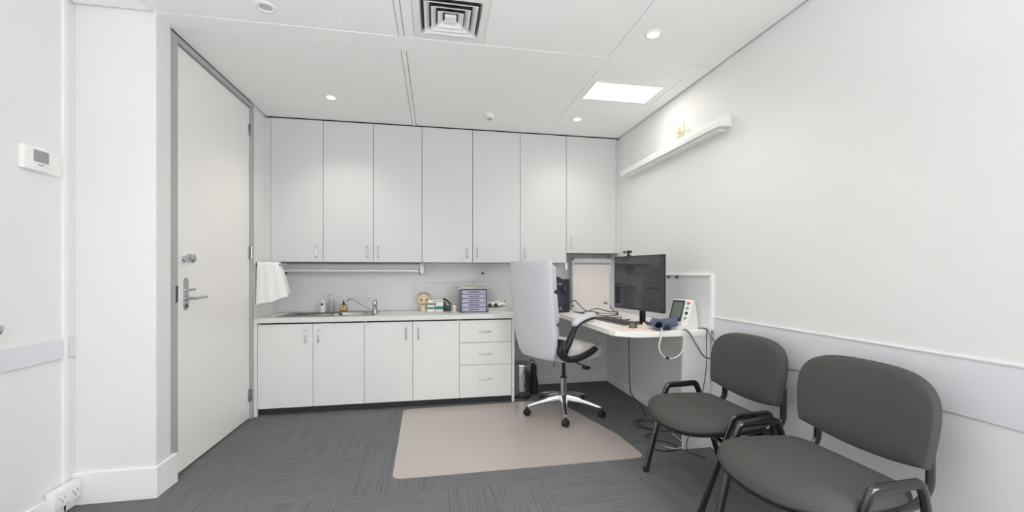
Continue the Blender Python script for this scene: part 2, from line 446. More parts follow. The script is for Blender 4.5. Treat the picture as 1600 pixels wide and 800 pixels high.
t = thing('wall_lever', 'grey rounded lever handle at the left edge, above the grey band', 'handle', (XLL, 2.215, 1.045))
MB().lathe([(0, 0), (0.028, 0), (0.028, 0.008), (0.012, 0.012), (0.011, 0.04), (0, 0.04)], (0, 0, 0), 20, axis='X').build('rose', GREYP, t)
MB().tube(fillet([(0.030, -0.10, 0.0), (0.040, 0.02, 0.0), (0.040, 0.045, -0.01)], 0.02), 0.014, 12, flat=(1.6, 0.9)).build('lever', STEEL, t)

# ------------------------------------------------------------ cupboards
def bar_handle(parent, x, y, z, L=0.10, vert=True, m=STEEL):
    o = 0.028
    if vert: pts = [(x, y, z - L / 2), (x, y - o, z - L / 2 + 0.004), (x, y - o, z + L / 2 - 0.004), (x, y, z + L / 2)]
    else: pts = [(x - L / 2, y, z), (x - L / 2 + 0.004, y - o, z), (x + L / 2 - 0.004, y - o, z), (x + L / 2, y, z)]
    MB().tube(fillet(pts, 0.012, 4), 0.005, 8).build('handle', m, parent)

YU = 4.295
UX = [-1.562, -1.088, -0.616, -0.140, 0.379, 0.889, 1.404, 1.985]
def upper(i0, i1, label, hs, zb=1.402):
    xa, xb = UX[i0], UX[i1]
    t = thing('wall_cupboard', label, 'cupboard', (xa, YU, zb), 0, 'wall cupboards in a row up to the ceiling')
    H = 2.790 - zb; W = xb - xa
    c = MB(); c.box(0.001, W - 0.001, 0.020, YB - YU - 0.010, 0.0, 0.018); c.box(0.001, W - 0.001, 0.020, YB - YU - 0.010, H - 0.018, H)
    c.box(0.001, 0.017, 0.020, YB - YU - 0.010, 0.018, H - 0.018); c.box(W - 0.017, W - 0.001, 0.020, YB - YU - 0.010, 0.018, H - 0.018)
    c.box(0.017, W - 0.017, YB - YU - 0.018, YB - YU - 0.010, 0.018, H - 0.018)
    c.build('carcass', [CARC], t, smooth=False)
    for k in range(i0, i1):
        a = UX[k] - xa + 0.0022; b = UX[k + 1] - xa - 0.0022
        d = MB().box(a, b, 0.0, 0.018, 0.001, H - 0.001, 0.0012).build('door', UPPER, t, smooth=False)
        s = hs[k - i0]
        bar_handle(d, b - 0.058 if s > 0 else a + 0.045, 0.0, 0.105, 0.115, m=STEEL)
upper(0, 1, 'light grey single wall cupboard at the left end of the row, above the towel', [1])
upper(1, 3, 'light grey double door wall cupboard above the sink and tap', [1, -1])
upper(3, 5, 'light grey double door wall cupboard above the clear drawer organiser', [1, -1])
upper(5, 6, 'light grey single wall cupboard directly above the back of the office chair', [-1])
upper(6, 7, 'light grey wall cupboard with raised bottom edge, rightmost, above the white framed panel', [-1], zb=1.512)
struct('trim_5', MB().box(XL, UX[0] - 0.001, YU, YU + 0.02, 1.402, ZC - 0.018), UPPER, smooth=False)
struct('trim_6', MB().box(UX[7] + 0.001, XR, YU, YU + 0.02, 1.512, ZC - 0.018), UPPER, smooth=False)

# under-cupboard batten
t = thing('cupboard_light', 'long pale strip light mounted under the wall cupboards above the sink', 'strip light', (-1.53, 4.50, 1.305))
MB().box(0.0, 1.36, -0.02, 0.06, 0.030, 0.082, 0.004).build('housing', UPPER, t)
MB().box(0.01, 1.35, -0.035, 0.04, 0.0, 0.028, 0.008).build('diffuser', WHITEP, t)
MB().box(1.362, 1.405, -0.035, 0.06, -0.018, 0.094, 0.004).build('end_cap', WHITEP, t)
for x, lab in ((-1.532, 'leftmost black screw cap on the wall below the cupboards, beside the towel'), (-0.166, 'black screw cap on the wall at the right end of the strip light'), (0.52, 'black screw cap on the wall above the drawer organiser')):
    tag(MB().lathe([(0, 0), (0.013, 0), (0.012, -0.006), (0.006, -0.010), (0, -0.010)], (x, YB - 0.006, 1.289), 14, axis='Y').build('screw_cap', BLACKP), lab, 'screw cap')

# lower units
YL = 4.045
LX = [-1.578, -1.113, -0.663, -0.218, 0.228, 0.750]
def lower(i0, i1, label, hs=None, drawers=None):
    xa, xb = LX[i0], LX[i1]; W = xb - xa; zb = 0.066; zt = 0.838
    t = thing('base_cupboard', label, 'cupboard', (xa, YL, 0), 0, 'base cupboards under the worktop')
    c = MB(); D = YB - YL - 0.02
    c.box(0.001, 0.017, 0.020, D, zb, zt); c.box(W - 0.017, W - 0.001, 0.020, D, zb, zt); c.box(0.017, W - 0.017, 0.020, D, zb, zb + 0.016)
    c.box(0.017, W - 0.017, D - 0.008, D, zb + 0.016, zt)
    c.build('carcass', CARC, t, smooth=False)
    MB().box(0.0, W, 0.045, 0.060, 0.0, zb - 0.001).build('toe_kick', KICK, t, smooth=False)
    if hs:
        for k in range(i0, i1):
            a = LX[k] - xa + 0.002; b = LX[k + 1] - xa - 0.002
            d = MB().box(a, b, 0.0, 0.018, zb, 0.826, 0.0012).build('door', LOWER, t, smooth=False)
            bar_handle(d, b - 0.058 if hs[k - i0] > 0 else a + 0.050, 0.0, 0.712, 0.115)
    if drawers:
        for z0, z1 in drawers:
            d = MB().box(0.002, W - 0.002, 0.0, 0.018, z0, z1, 0.0012).build('drawer', LOWER, t, smooth=False)
            bar_handle(d, W / 2 - 0.01, 0.0, 0.5 * (z0 + z1) + (0.03 if z1 - z0 > 0.25 else 0), 0.115, vert=False)
lower(0, 2, 'white double base cupboard under the sink drainer, leftmost', [1, -1])
lower(2, 4, 'white double base cupboard between the sink unit and the drawers', [1, -1])
lower(4, 5, 'white three drawer base unit at the right end of the counter', drawers=[(0.066, 0.383), (0.387, 0.603), (0.607, 0.826)])
tag(MB().box(0.752, 0.776, YL - 0.002, YB - 0.016, 0, 0.840, 0.001).build('end_panel', LOWER, smooth=False), 'white upright end panel between the drawers and the pedal bin', 'panel')
struct('trim_7', MB().box(XL, LX[0] - 0.002, YL - 0.015, YL + 0.02, 0, 0.840), TRIMW, smooth=False)

# worktop with the sink cut-out
SX0, SX1, SY0, SY1 = -1.40, -0.66, 4.12, 4.50
w = MB()
for q in ((XL + 0.002, SX0, 4.025, YB - 0.015), (SX1, 0.785, 4.025, YB - 0.015), (SX0, SX1, 4.025, SY0), (SX0, SX1, SY1, YB - 0.015)):
    w.box(*q, 0.842, 0.886)
bmesh.ops.remove_doubles(w.bm, verts=w.bm.verts, dist=1e-4)
tag(w.build('worktop', TOP, smooth=False), 'long pale grey laminate worktop over the white base cupboards', 'worktop')

def sheet_with_holes(t_, x0, x1, y0, y1, z, holes):
    xs_ = sorted({x0, x1, *[h[0] for h in holes], *[h[1] for h in holes]}); ys_ = sorted({y0, y1, *[h[2] for h in holes], *[h[3] for h in holes]})
    for a, b in zip(xs_, xs_[1:]):
        for c, d in zip(ys_, ys_[1:]):
            if not any(h[0] <= a and b <= h[1] and h[2] <= c and d <= h[3] for h in holes): t_.box(a, b, c, d, z, z + 0.003)
t = thing('kitchen_sink', 'stainless steel inset sink with drainer, in the left of the worktop', 'sink', (-1.03, 4.31, 0.8865))
bx = (0.06, 0.345, -0.165, 0.165)
s_ = MB(); sheet_with_holes(s_, -0.42, 0.45, -0.22, 0.235, 0.0, [bx, (-0.36, 0.02, -0.16, 0.16)])
s_.build('rim', SINKM, t, smooth=False)
b_ = MB()
def basin(mb, a, b, c, d, depth, r=0.04, taper=0.02):
    def ring(z, ins):
        out = []
        for cx, cy, s0 in ((b - r - ins, d - r - ins, 0), (a + r + ins, d - r - ins, 90), (a + r + ins, c + r + ins, 180), (b - r - ins, c + r + ins, 270)):
            for k in range(5):
                q = R(s0 + 90 * k / 4); out.append((cx + r * math.cos(q), cy + r * math.sin(q), z))
        return out
    mb.rings([ring(0.003, -0.002), ring(-0.01, 0.002), ring(-depth + 0.01, taper), ring(-depth, taper + 0.012)], cap=False)
    vs = [mb.bm.verts.new(p) for p in ring(-depth, taper + 0.012)]; mb.bm.faces.new(vs)
basin(b_, *bx, 0.15)
b_.lathe([(0, 0.0), (0.03, 0.0), (0.032, 0.004), (0, 0.004)], (0.2, 0, -0.15), 20)
b_.build('bowl', SINKM, t)
d_ = MB(); basin(d_, -0.36, 0.02, -0.16, 0.16, 0.014, 0.03, 0.004)
for k in range(7): d_.box(-0.33, -0.01, -0.12 + k * 0.04 - 0.004, -0.12 + k * 0.04 + 0.004, -0.014, -0.008, 0.002)
d_.build('drainer', SINKM, t)

t = thing('sink_tap', 'chrome mixer tap with long angled spout, right of the sink', 'tap', (-0.60, 4.285, 0.886))
MB().lathe([(0, 0), (0.030, 0), (0.030, 0.006), (0.024, 0.010), (0.022, 0.085), (0.024, 0.10), (0.022, 0.125), (0.010, 0.138), (0, 0.139)], (0, 0, 0), 24).build('body', CHROME, t)
MB().tube(fillet([(-0.01, 0, 0.042), (-0.05, 0.0, 0.058), (-0.20, 0.01, 0.145), (-0.235, 0.012, 0.155), (-0.262, 0.014, 0.140), (-0.264, 0.014, 0.120)], 0.03), 0.0095, 12).build('spout', CHROME, t)
MB().tube(fillet([(0.0, 0, 0.13), (-0.02, -0.005, 0.146), (-0.070, -0.02, 0.156)], 0.02), 0.009, 10, flat=(0.55, 1.3)).build('lever', CHROME, t)
tag(MB().box(-0.026, 0.026, -0.018, 0.018, 0, 0.018, 0.006).build('sponge', BLUE, loc=(-0.925, 4.115, 0.8895), rot=(0, 0, 0.2)), 'small pale blue sponge on the front rim of the sink', 'sponge')

# three bottles behind the sink
t = thing('soap_bottle', 'white pump bottle with a small dark emblem, leftmost of three behind sink', 'bottle', (-1.15, 4.525, 0.8895), 0, 'pump bottles behind the sink')
MB().lathe([(0, 0), (0.030, 0), (0.032, 0.006), (0.032, 0.085), (0.024, 0.102), (0.010, 0.110), (0, 0.110)], n=24).build('body', WHITEP, t)
MB().lathe([(0, 0.110), (0.011, 0.110), (0.011, 0.122), (0.004, 0.125), (0.004, 0.165), (0, 0.165)], n=16).tube([(0, 0, 0.163), (0.012, -0.008, 0.166), (0.03, -0.018, 0.160)], 0.005, 8).build('pump', CREAMP, t)
MB().lathe([(0, 0), (0.013, 0), (0.013, 0.003), (0.008, 0.003), (0, 0.003)], (0.0, -0.0345, 0.082), 20, axis='Y').build('emblem', DARKP, t)
t = thing('soap_bottle', 'tall clear pump bottle with steel pump, middle of three behind sink', 'bottle', (-1.065, 4.525, 0.8895), 0, 'pump bottles behind the sink')
MB().lathe([(0, 0), (0.028, 0), (0.030, 0.006), (0.030, 0.10), (0.022, 0.120), (0.012, 0.126), (0, 0.126)], n=24).build('body', CLEAR, t)
MB().lathe([(0, 0.126), (0.014, 0.126), (0.013, 0.146), (0.005, 0.150), (0.005, 0.180), (0, 0.180)], n=16).tube([(0, 0, 0.176), (-0.015, -0.005, 0.180), (-0.035, -0.01, 0.174)], 0.0055, 8).build('pump', STEEL, t)
MB().lathe([(0.0301, 0.02), (0.0306, 0.02), (0.0306, 0.055), (0.0301, 0.055)], n=24).build('label', GREYP, t)
t = thing('soap_bottle', 'squat amber soap bottle with black pump, nearest the tap', 'bottle', (-0.945, 4.52, 0.8895), 0.1, 'pump bottles behind the sink')
MB().box(-0.034, 0.034, -0.022, 0.022, 0, 0.072, 0.009, seg=3).build('body', AMBER, t)
MB().box(-0.028, 0.028, -0.0235, -0.022, 0.022, 0.064, 0.0005).box(-0.007, 0.007, -0.0242, -0.0235, 0.04, 0.054, mi=1).build('label', [AMBERL, DARKP], t)
MB().lathe([(0, 0.072), (0.014, 0.072), (0.013, 0.092), (0.005, 0.096), (0.005, 0.112), (0, 0.112)], n=16).box(-0.008, 0.008, -0.008, 0.008, 0.110, 0.118, 0.002).build('pump', BLACKP, t)

# towel on its rail, left wall above the worktop
t = thing('towel_rail', 'chrome towel rail on the left wall beside the door', 'towel rail', (XL, 4.10, 1.372))
MB().tube([(0.0, 0.0, 0.0), (0.255, 0.0, 0.0)], 0.008, 12).lathe([(0, 0.25), (0.012, 0.25), (0.012, 0.262), (0, 0.264)], n=16, axis='X').build('bar', CHROME, t)
MB().lathe([(0, 0), (0.024, 0), (0.024, 0.006), (0.014, 0.010), (0, 0.010)], n=20, axis='X').build('rose', CHROME, t)
def towel():
    rows = []; ny = 26
    prof = []                       # (x, z, widen) down the front, over the bar, down the back
    for k in range(12): prof.append((0.118 + 0.006 * (1 - k / 11), -0.37 + k * 0.345 / 11))
    for k in range(7):
        a = math.pi * k / 6; prof.append((0.085 + 0.020 * math.cos(a) + 0.012 * math.cos(a), 0.0 + 0.018 * math.sin(a)))
    for k in range(10): prof.append((0.052 - 0.02 * k / 9, -0.02 - k * 0.27 / 9))
    def pt(i, j, off):
        x, z = prof[i]; v = j / (ny - 1)
        d = min(1, max(0, -z / 0.37))
        y0 = 0.022 - 0.006 * d; y1 = 0.195 + 0.085 * d ** 0.7
        y = y0 + v * (y1 - y0)
        fold = 0.004 * math.sin(v * 17 + 0.6) * (0.3 + d) + 0.0015 * math.sin(v * 41 + d * 3)
        sgn = 1 if i < 15 else -1
        zz = z + (0.075 * v * d if i < 12 else 0.02 * v * d) * 1.0 + 0.006 * math.sin(v * 9) * d
        return Vector((x + fold + off * sgn, y, zz + (off if 12 <= i < 19 else 0)))
    m = MB(); n = len(prof)
    ringsA = []
    for j in range(ny):
        outer = [pt(i, j, 0.006) for i in range(n)]; inner = [pt(i, j, -0.006) for i in range(n - 1, -1, -1)]
        ringsA.append(outer + inner)
    m.rings(ringsA); return m
tag(towel().build('hand_towel', TOWELM, loc=(XL, 4.185, 1.372), rot=(0, 0, R(-90)), angle=60), 'white terry hand towel hanging over the chrome rail beside the door', 'towel')

# ------------------------------------------------------------ things on the worktop
ZT = 0.8865
# carved face ornament
t = thing('face_ornament', 'round tan carved face ornament on the worktop, left of the medicine boxes', 'ornament', (-0.13, 4.50, ZT), 0.1)
m_ = MB(); rings = []
for k in range(13):
    a = math.pi * k / 12; rr = math.sin(a); zz = -math.cos(a)
    ring = []
    for j in range(24):
        q = 2 * math.pi * j / 24
        ring.append((0.076 * rr * math.cos(q) if zz > 0 else 0.076 * rr * math.cos(q) * (1 - 0.28 * (-zz) ** 1.5), 0.052 * rr * math.sin(q) * (1.0), 0.120 + 0.072 * zz))
    rings.append(ring)
m_.rings(rings); m_.build('head', TAN, t)
MB().lathe([(0, 0), (0.034, 0), (0.036, 0.01), (0.030, 0.03), (0.028, 0.07), (0, 0.07)], n=20).build('neck', TAN, t)
for sx in (-1, 1):
    MB().lathe([(0, 0), (0.011, 0.0), (0.013, 0.004), (0, 0.007)], (sx * 0.028, -0.054, 0.122), 16, axis='Y').build('eye', TAND, t)
MB().tube([(0, -0.050, 0.128), (0, -0.058, 0.105), (0, -0.052, 0.096)], 0.006, 8).build('nose', TAN, t)
MB().tube([(-0.026, -0.042, 0.078), (0, -0.050, 0.072), (0.026, -0.042, 0.078)], 0.005, 8).build('mouth', TAND, t)
MB().tube([(-0.060, -0.006, 0.160), (-0.045, -0.008, 0.180), (0, -0.010, 0.193), (0.045, -0.008, 0.180), (0.060, -0.006, 0.160)], 0.005, 8, smooth=3).build('hair_rim', TAND, t)

def carton(x, y, z, w_, d_, h_, rz, base, stripe, label, frac=(0.0, 0.4)):
    t = thing('medicine_box', label, 'box', (x, y, z), rz, 'medicine boxes on the worktop')
    MB().box(-w_ / 2, w_ / 2, -d_ / 2, d_ / 2, 0, h_, 0.0012).build('carton', base, t, smooth=False)
    MB().box(-w_ / 2 - 0.0006, w_ / 2 + 0.0006, -d_ / 2 - 0.0006, -d_ / 2 + 0.004, h_ * frac[0], h_ * frac[1], 0.0).build('print', stripe, t, smooth=False)
carton(-0.052, 4.44, ZT, 0.080, 0.06, 0.046, 0.03, PAPER, TEAL, 'white and teal medicine box at the bottom left of the boxes', (0.55, 0.95))
carton(-0.050, 4.44, ZT + 0.0465, 0.076, 0.06, 0.022, -0.03, PAPER, TEAL, 'slim white medicine box in the middle of the left stack', (0.0, 0.1))
carton(-0.046, 4.442, ZT + 0.069, 0.078, 0.055, 0.050, 0.05, PAPER, NAVY, 'white medicine box with a navy stripe, topmost of the left stack', (0.02, 0.35))
carton(0.036, 4.43, ZT, 0.080, 0.06, 0.060, -0.02, PAPER, TEAL, 'white medicine box with teal band at the bottom right of the boxes', (0.35, 0.92))
carton(0.038, 4.43, ZT + 0.0605, 0.078, 0.055, 0.045, 0.06, CREAMP, PAPER, 'plain cream medicine box in the middle of the right stack', (0.0, 0.1))
carton(0.020, 4.43, ZT + 0.106, 0.110, 0.06, 0.016, -0.08, PAPER, DARKP, 'flat white carton lying on top of the right stack of medicine boxes', (0.0, 0.3))
# stethoscope bundle leaning on the boxes
t = thing('medical_torch', 'black handheld medical instrument with dark green card, leaning by the boxes', 'instrument', (0.122, 4.44, ZT), 0.1)
MB().tube([(-0.045, 0.03, 0.128), (-0.012, 0.02, 0.118), (0.022, 0.0, 0.085), (0.036, -0.01, 0.066)], 0.009, 12, smooth=3).build('handle', BLACKP, t)
MB().lathe([(0, 0), (0.018, 0), (0.020, 0.01), (0.016, 0.05), (0.012, 0.085), (0.008, 0.105), (0, 0.106)], (-0.030, 0.0, 0.0), 18).build('stand', DARKP, t)
MB().box(-0.008, 0.030, -0.016, 0.024, 0.0, 0.058, 0.002).build('green_case', GREENC, t)
t = thing('pill_bottle', 'small white pill bottle standing against the drawer organiser', 'bottle', (0.197, 4.37, ZT))
MB().lathe([(0, 0), (0.022, 0), (0.023, 0.004), (0.023, 0.055), (0.016, 0.066), (0, 0.066)], n=24).build('body', WHITEP, t)
MB().lathe([(0, 0.066), (0.017, 0.066), (0.017, 0.084), (0.015, 0.086), (0, 0.086)], n=24).build('cap', GREYP, t)
MB().lathe([(0.0231, 0.015), (0.0236, 0.015), (0.0236, 0.045), (0.0231, 0.045)], n=24).build('label', PAPERP, t)

# drawer organiser
t = thing('drawer_organiser', 'smoky clear five drawer desktop organiser under loose papers', 'organiser', (0.385, 4.33, ZT), 0.02)
MB().box(-0.134, -0.128, -0.11, 0.13, 0, 0.240, 0.002).box(0.128, 0.134, -0.11, 0.13, 0, 0.240, 0.002).box(-0.134, 0.134, -0.11, 0.13, 0.234, 0.242, 0.002).box(-0.134, 0.134, -0.11, 0.13, 0.0, 0.008, 0.002).box(-0.134, 0.134, 0.124, 0.13, 0.0, 0.24).build('case', SMOKE, t, smooth=False)
for k in range(5):
    z0 = 0.010 + k * 0.0448
    dr = MB().box(-0.125, 0.125, -0.106, -0.102, z0 + 0.002, z0 + 0.041, 0.001).box(-0.125, -0.122, -0.102, 0.12, z0 + 0.002, z0 + 0.034).box(0.122, 0.125, -0.102, 0.12, z0 + 0.002, z0 + 0.034).box(-0.125, 0.125, -0.102, 0.12, z0 + 0.002, z0 + 0.004).box(-0.112, 0.112, -0.09, 0.11, z0 + 0.005, z0 + 0.012 + 0.004 * (k % 3), mi=1).build('drawer', [DRAWF, PAPER], t, smooth=False)
    MB().box(-0.055, 0.055, -0.114, -0.106, z0 + 0.018, z0 + 0.027, 0.002).build('handle', SMOKE, dr)
    MB().box(-0.128, 0.128, -0.110, -0.104, z0 - 0.002, z0 + 0.001).build('divider', SMOKE, t, smooth=False)
def paper_pile(name, label, cat, loc, rz, w_, d_, n, th=0.0015, spread=0.012, mats=(PAPER,)):
    m_ = MB()
    for k in range(n):
        mt = Matrix.Translation((random.uniform(-spread, spread), random.uniform(-spread, spread), k * th)) @ Matrix.Rotation(random.uniform(-0.12, 0.12), 4, 'Z')
        q = bmesh.new(); bmesh.ops.create_cube(q, size=1)
        for v in q.verts: v.co = Vector((v.co.x * w_, v.co.y * d_, (v.co.z + 0.5) * th * 0.85))
        m_.add(q, k % len(mats), mt)
    return tag(m_.build(name, list(mats), loc=loc, rot=(0, 0, rz), smooth=False), label, cat)
paper_pile('paper_pile', 'untidy pile of white papers on top of the drawer organiser', 'papers', (0.385, 4.34, ZT + 0.2425), 0.04, 0.31, 0.24, 12, 0.0024, 0.025, (PAPER, PAPER, CREAMP))
m_ = MB()
rows = []
for i in range(9):
    x = -0.13 + i * 0.0325
    rows.append([(x, y, 0.004 + 0.010 * math.sin(i * 0.8 + 0.4) ** 2 + 0.012 * (i > 6) * (i - 6) * 0.5) for y in (-0.10, 0.0, 0.10)])
top = rows; 
for i in range(8):
    for j in range(2):
        m_.bm.faces.new([m_.bm.verts.new(p) for p in (rows[i][j], rows[i + 1][j], rows[i + 1][j + 1], rows[i][j + 1])])
bmesh.ops.remove_doubles(m_.bm, verts=m_.bm.verts, dist=1e-5)
bmesh.ops.solidify(m_.bm, geom=m_.bm.faces[:], thickness=0.002)
tag(m_.build('loose_sheet', PAPER, loc=(0.41, 4.32, ZT + 0.2745), rot=(0, 0, -0.15)), 'curled loose sheet lying topmost on the organiser papers', 'paper')
paper_pile('paper_pile', 'stack of white forms on the worktop right of the drawer organiser', 'papers', (0.645, 4.28, ZT), -0.05, 0.215, 0.20, 16, 0.0026, 0.010, (PAPER, PAPER, CREAMP, PAPER))
t = thing('eyeglasses_case', 'crumpled cream pouch with two dark round lenses on the form stack', 'pouch', (0.625, 4.30, ZT + 0.0425), 0.05)
m_ = MB(); rings = []
for k in range(15):
    a = math.pi * k / 14
    rings.append([(0.108 * -math.cos(a), (0.056 + 0.004 * math.sin(5 * q + k)) * math.cos(q) * max(math.sin(a), 0.05) ** 0.4, 0.034 + (0.030 + 0.005 * math.sin(3 * q + k * 1.3)) * math.sin(q) * max(math.sin(a), 0.05) ** 0.4) for q in [2 * math.pi * j / 20 for j in range(20)]])
m_.rings(rings); m_.build('pouch', CREAMP, t)
for x in (-0.075, -0.012):
    MB().lathe([(0, 0), (0.017, 0), (0.019, 0.003), (0.017, 0.012), (0, 0.012)], (x, -0.062, 0.030), 18, axis='Y').build('lens', BLACKP, t)
MB().tube([(-0.075, -0.06, 0.015), (-0.02, -0.068, 0.012), (0.05, -0.06, 0.022), (0.09, -0.03, 0.045), (0.10, 0.0, 0.07)], 0.004, 8, smooth=4).build('strap', DARKP, t)

# ------------------------------------------------------------ desk
ZD = 0.87
DX, DY = 1.272, 2.712
pts = [(0.790, YB - 0.016), (0.790, 4.07), (DX - 0.015, 4.07), (DX, 4.05), (DX, 2.87), (DX + 0.02, 2.81), (1.385, 2.735), (1.42, DY), (XR - 0.016, DY), (XR - 0.016, YB - 0.016)]
t = thing('corner_desk', 'white L shaped built-in corner desk with clipped corner, right of the cupboards', 'desk', (0, 0, 0))
MB().prism(pts, ZD - 0.038, ZD, 0.003).build('desk_top', DESKM, t, smooth=False)
MB().box(1.785, XR - 0.016, DY + 0.012, DY + 0.034, 0.0, ZD - 0.039, 0.001).build('end_panel', LOWER, t, smooth=False)
MB().box(0.792, 1.26, 4.10, 4.118, ZD - 0.10, ZD - 0.039, 0.001).build('front_rail', LOWER, t, smooth=False)
# grey splash panel on the right wall above the desk
w = MB().box(XR - 0.018, XR, 2.715, YB, ZD + 0.001, 1.272, 0.001)
struct('trim_8', w, SPLASH, smooth=False)
w = MB().box(XR - 0.026, XR, 2.695, 2.716, ZD + 0.001, 1.284, 0.001); w.box(XR - 0.026, XR, 2.716, YB, 1.272, 1.284, 0.001)
struct('trim_9', w, TRIMW, smooth=False)
# back wall panel over the desk
w = MB().box(0.80, XR - 0.018, YB - 0.008, YB, ZD + 0.001, 1.183, 0.001); struct('trim_10', w, SPLASH, smooth=False)
for y, lab in ((3.25, 'small black hook on the grey wall panel, the one nearer the monitor'), (3.125, 'small black hook on the grey wall panel, the one nearer the chairs')):
    h = MB().box(-0.006, 0.0, -0.007, 0.007, -0.014, 0.014, 0.002); h.tube([(-0.004, 0, -0.006), (-0.018, 0, -0.010), (-0.020, 0, 0.004)], 0.004, 8)
    tag(h.build('wall_hook', BLACKP, loc=(XR - 0.0265, y, 1.262)), lab, 'hook')

# ------------------------------------------------------------ desk things
# white framed panel against the back wall
t = thing('light_box', 'white framed light box panel standing on the desk against the back wall', 'light box', (1.79, 4.52, ZD), 0)
W2, H2 = 0.245, 0.592
MB().box(-W2, W2, 0.0, 0.05, 0.0, H2, 0.004).build('casing', WHITEP, t, smooth=False)
f_ = MB()
for q in ((-W2, -W2 + 0.022, 0.03, H2), (W2 - 0.022, W2, 0.03, H2), (-W2, W2, H2 - 0.022, H2), (-W2, W2, 0.0, 0.055)): f_.box(q[0], q[1], -0.012, 0.0, q[2], q[3], 0.002)
f_.build('frame', TRIMW, t, smooth=False)
MB().box(-W2 + 0.024, W2 - 0.024, -0.016, -0.001, H2 - 0.072, H2 - 0.050, 0.003).build('clip_rail', FRAMEG, t, smooth=False)
MB().box(-W2 + 0.023, W2 - 0.023, -0.004, -0.0005, 0.056, H2 - 0.024).build('viewing_panel', mat('opal_panel', (250, 243, 240), 0.35), t, smooth=False)
MB().box(0.14, 0.18, -0.018, -0.012, 0.066, 0.078, 0.002).build('rocker_switch', DARKP, t)
# pipes/bracket beside it
tag(MB().box(-0.014, 0.014, -0.012, 0.012, -0.075, 0.0, 0.002).build('cupboard_bracket', TRIMW, loc=(1.413, 4.34, 1.400)), 'short white bracket hanging under the cupboard above the computer tower', 'bracket')

# computer tower
t = thing('computer_tower', 'dark blue black computer tower on the desk behind the office chair', 'computer', (1.305, 4.36, ZD), R(10))
MB().box(-0.085, 0.085, -0.16, 0.20, 0.006, 0.358, 0.006).build('case', PCBLUE, t, smooth=False)
MB().box(-0.078, 0.004, -0.170, -0.160, 0.012, 0.352, 0.004).build('front_panel', mat('tower_front', (66, 70, 86), 0.3), t, smooth=False)
MB().box(-0.062, -0.012, -0.173, -0.170, 0.300, 0.318, 0.001).build('drive_slot', GREYP, t)
MB().lathe([(0, 0), (0.014, 0), (0.014, -0.004), (0, -0.004)], (-0.036, -0.170, 0.045), 16, axis='Y').build('power_button', GREYP, t)
for x, y in ((-0.07, -0.13), (0.07, -0.13), (-0.07, 0.17), (0.07, 0.17)): MB().box(x - 0.01, x + 0.01, y - 0.01, y + 0.01, 0, 0.006, 0.001).build('foot', BLACKP, t)
# headset hung over the tower
t = thing('headset', 'black headset with headband resting over the computer tower', 'headset', (1.235, 4.115, ZD + 0.250), R(8))
band = []
for k in range(15):
    a = math.pi * k / 14; band.append((0.085 * math.cos(a), 0, 0.03 + 0.095 * math.sin(a)))
MB().tube(band, 0.008, 8, flat=(0.7, 1.5)).build('headband', BLACKP, t)
for sx in (-1, 1):
    e = MB().lathe([(0, -0.014), (0.034, -0.014), (0.040, -0.004), (0.040, 0.012), (0.032, 0.018), (0, 0.018)], (sx * 0.080, -0.005, -0.005), 22, axis='X').build('ear_cup', BLACKP, t)
    MB().lathe([(0, 0.0), (0.024, 0.0), (0.024, 0.003), (0, 0.004)], (sx * 0.080 + sx * 0.016, -0.005, -0.005), 22, axis='X').build('ear_disc', GREYP, e)
MB().tube([(-0.09, -0.02, -0.02), (-0.085, -0.07, -0.05), (-0.06, -0.10, -0.065)], 0.003, 8, smooth=4).build('microphone_boom', GREYP, t)
# grey box beside the tower, behind the chair
t = thing('card_reader', 'pale grey box shaped desk device left of the computer tower', 'device', (1.180, 4.132, ZD), R(3))
MB().box(-0.05, 0.05, -0.05, 0.05, 0.0, 0.20, 0.006).build('body', CREAMP, t, smooth=False)
MB().box(-0.044, 0.044, -0.054, -0.050, 0.17, 0.19, 0.002).build('slot', GREYP, t)

# monitor
mx0, my0, mx1, my1 = 1.566, 3.42, 1.696, 2.838
ml = math.hypot(mx1 - mx0, my1 - my0); ang = math.atan2(my1 - my0, mx1 - mx0)
t = thing('computer_monitor', 'large black flat computer monitor on the corner desk', 'monitor', ((mx0 + mx1) / 2, (my0 + my1) / 2, ZD), ang)
hw = ml / 2; zb_, zt_ = 0.118, 0.568
MB().box(-hw, hw, 0.0, 0.022, zb_, zt_, 0.004).box(-0.16, 0.16, 0.02, 0.055, zb_ + 0.08, zt_ - 0.10, 0.012).build('housing', BLACKP, t, smooth=False)
f_ = MB()
for q in ((-hw, -hw + 0.014, zb_, zt_), (hw - 0.034, hw, zb_, zt_), (-hw, hw, zt_ - 0.014, zt_), (-hw, hw, zb_, zb_ + 0.02)): f_.box(q[0], q[1], -0.004, 0.0, q[2], q[3], 0.0015)
f_.build('bezel', DARKP, t, smooth=False)
MB().box(-hw + 0.0145, hw - 0.0345, -0.002, -0.0002, zb_ + 0.0205, zt_ - 0.0145).build('screen', SCREEN, t, smooth=False)
MB().box(-0.03, 0.03, 0.045, 0.065, 0.01, 0.34, 0.006).build('stand_neck', BLACKP, t)
MB().prism([(-0.11, 0.02), (0.11, 0.02), (0.13, 0.17), (-0.13, 0.17)], 0.0, 0.010, 0.003).build('stand_base', BLACKP, t)
wc = thing('webcam', 'small black webcam clipped on top edge of the monitor', 'webcam', (0, 0, 0), ang)
wc.location = t.location + Vector((math.cos(ang) * -0.115, math.sin(ang) * -0.115, zt_ + 0.0005))
MB().box(-0.045, 0.045, -0.022, 0.010, 0.022, 0.046, 0.010, seg=3).build('body', BLACKP, wc)
MB().lathe([(0, 0.0), (0.009, 0.0), (0.010, -0.004), (0.006, -0.006), (0, -0.006)], (0, -0.022, 0.034), 16, axis='Y').build('lens', GREYP, wc)
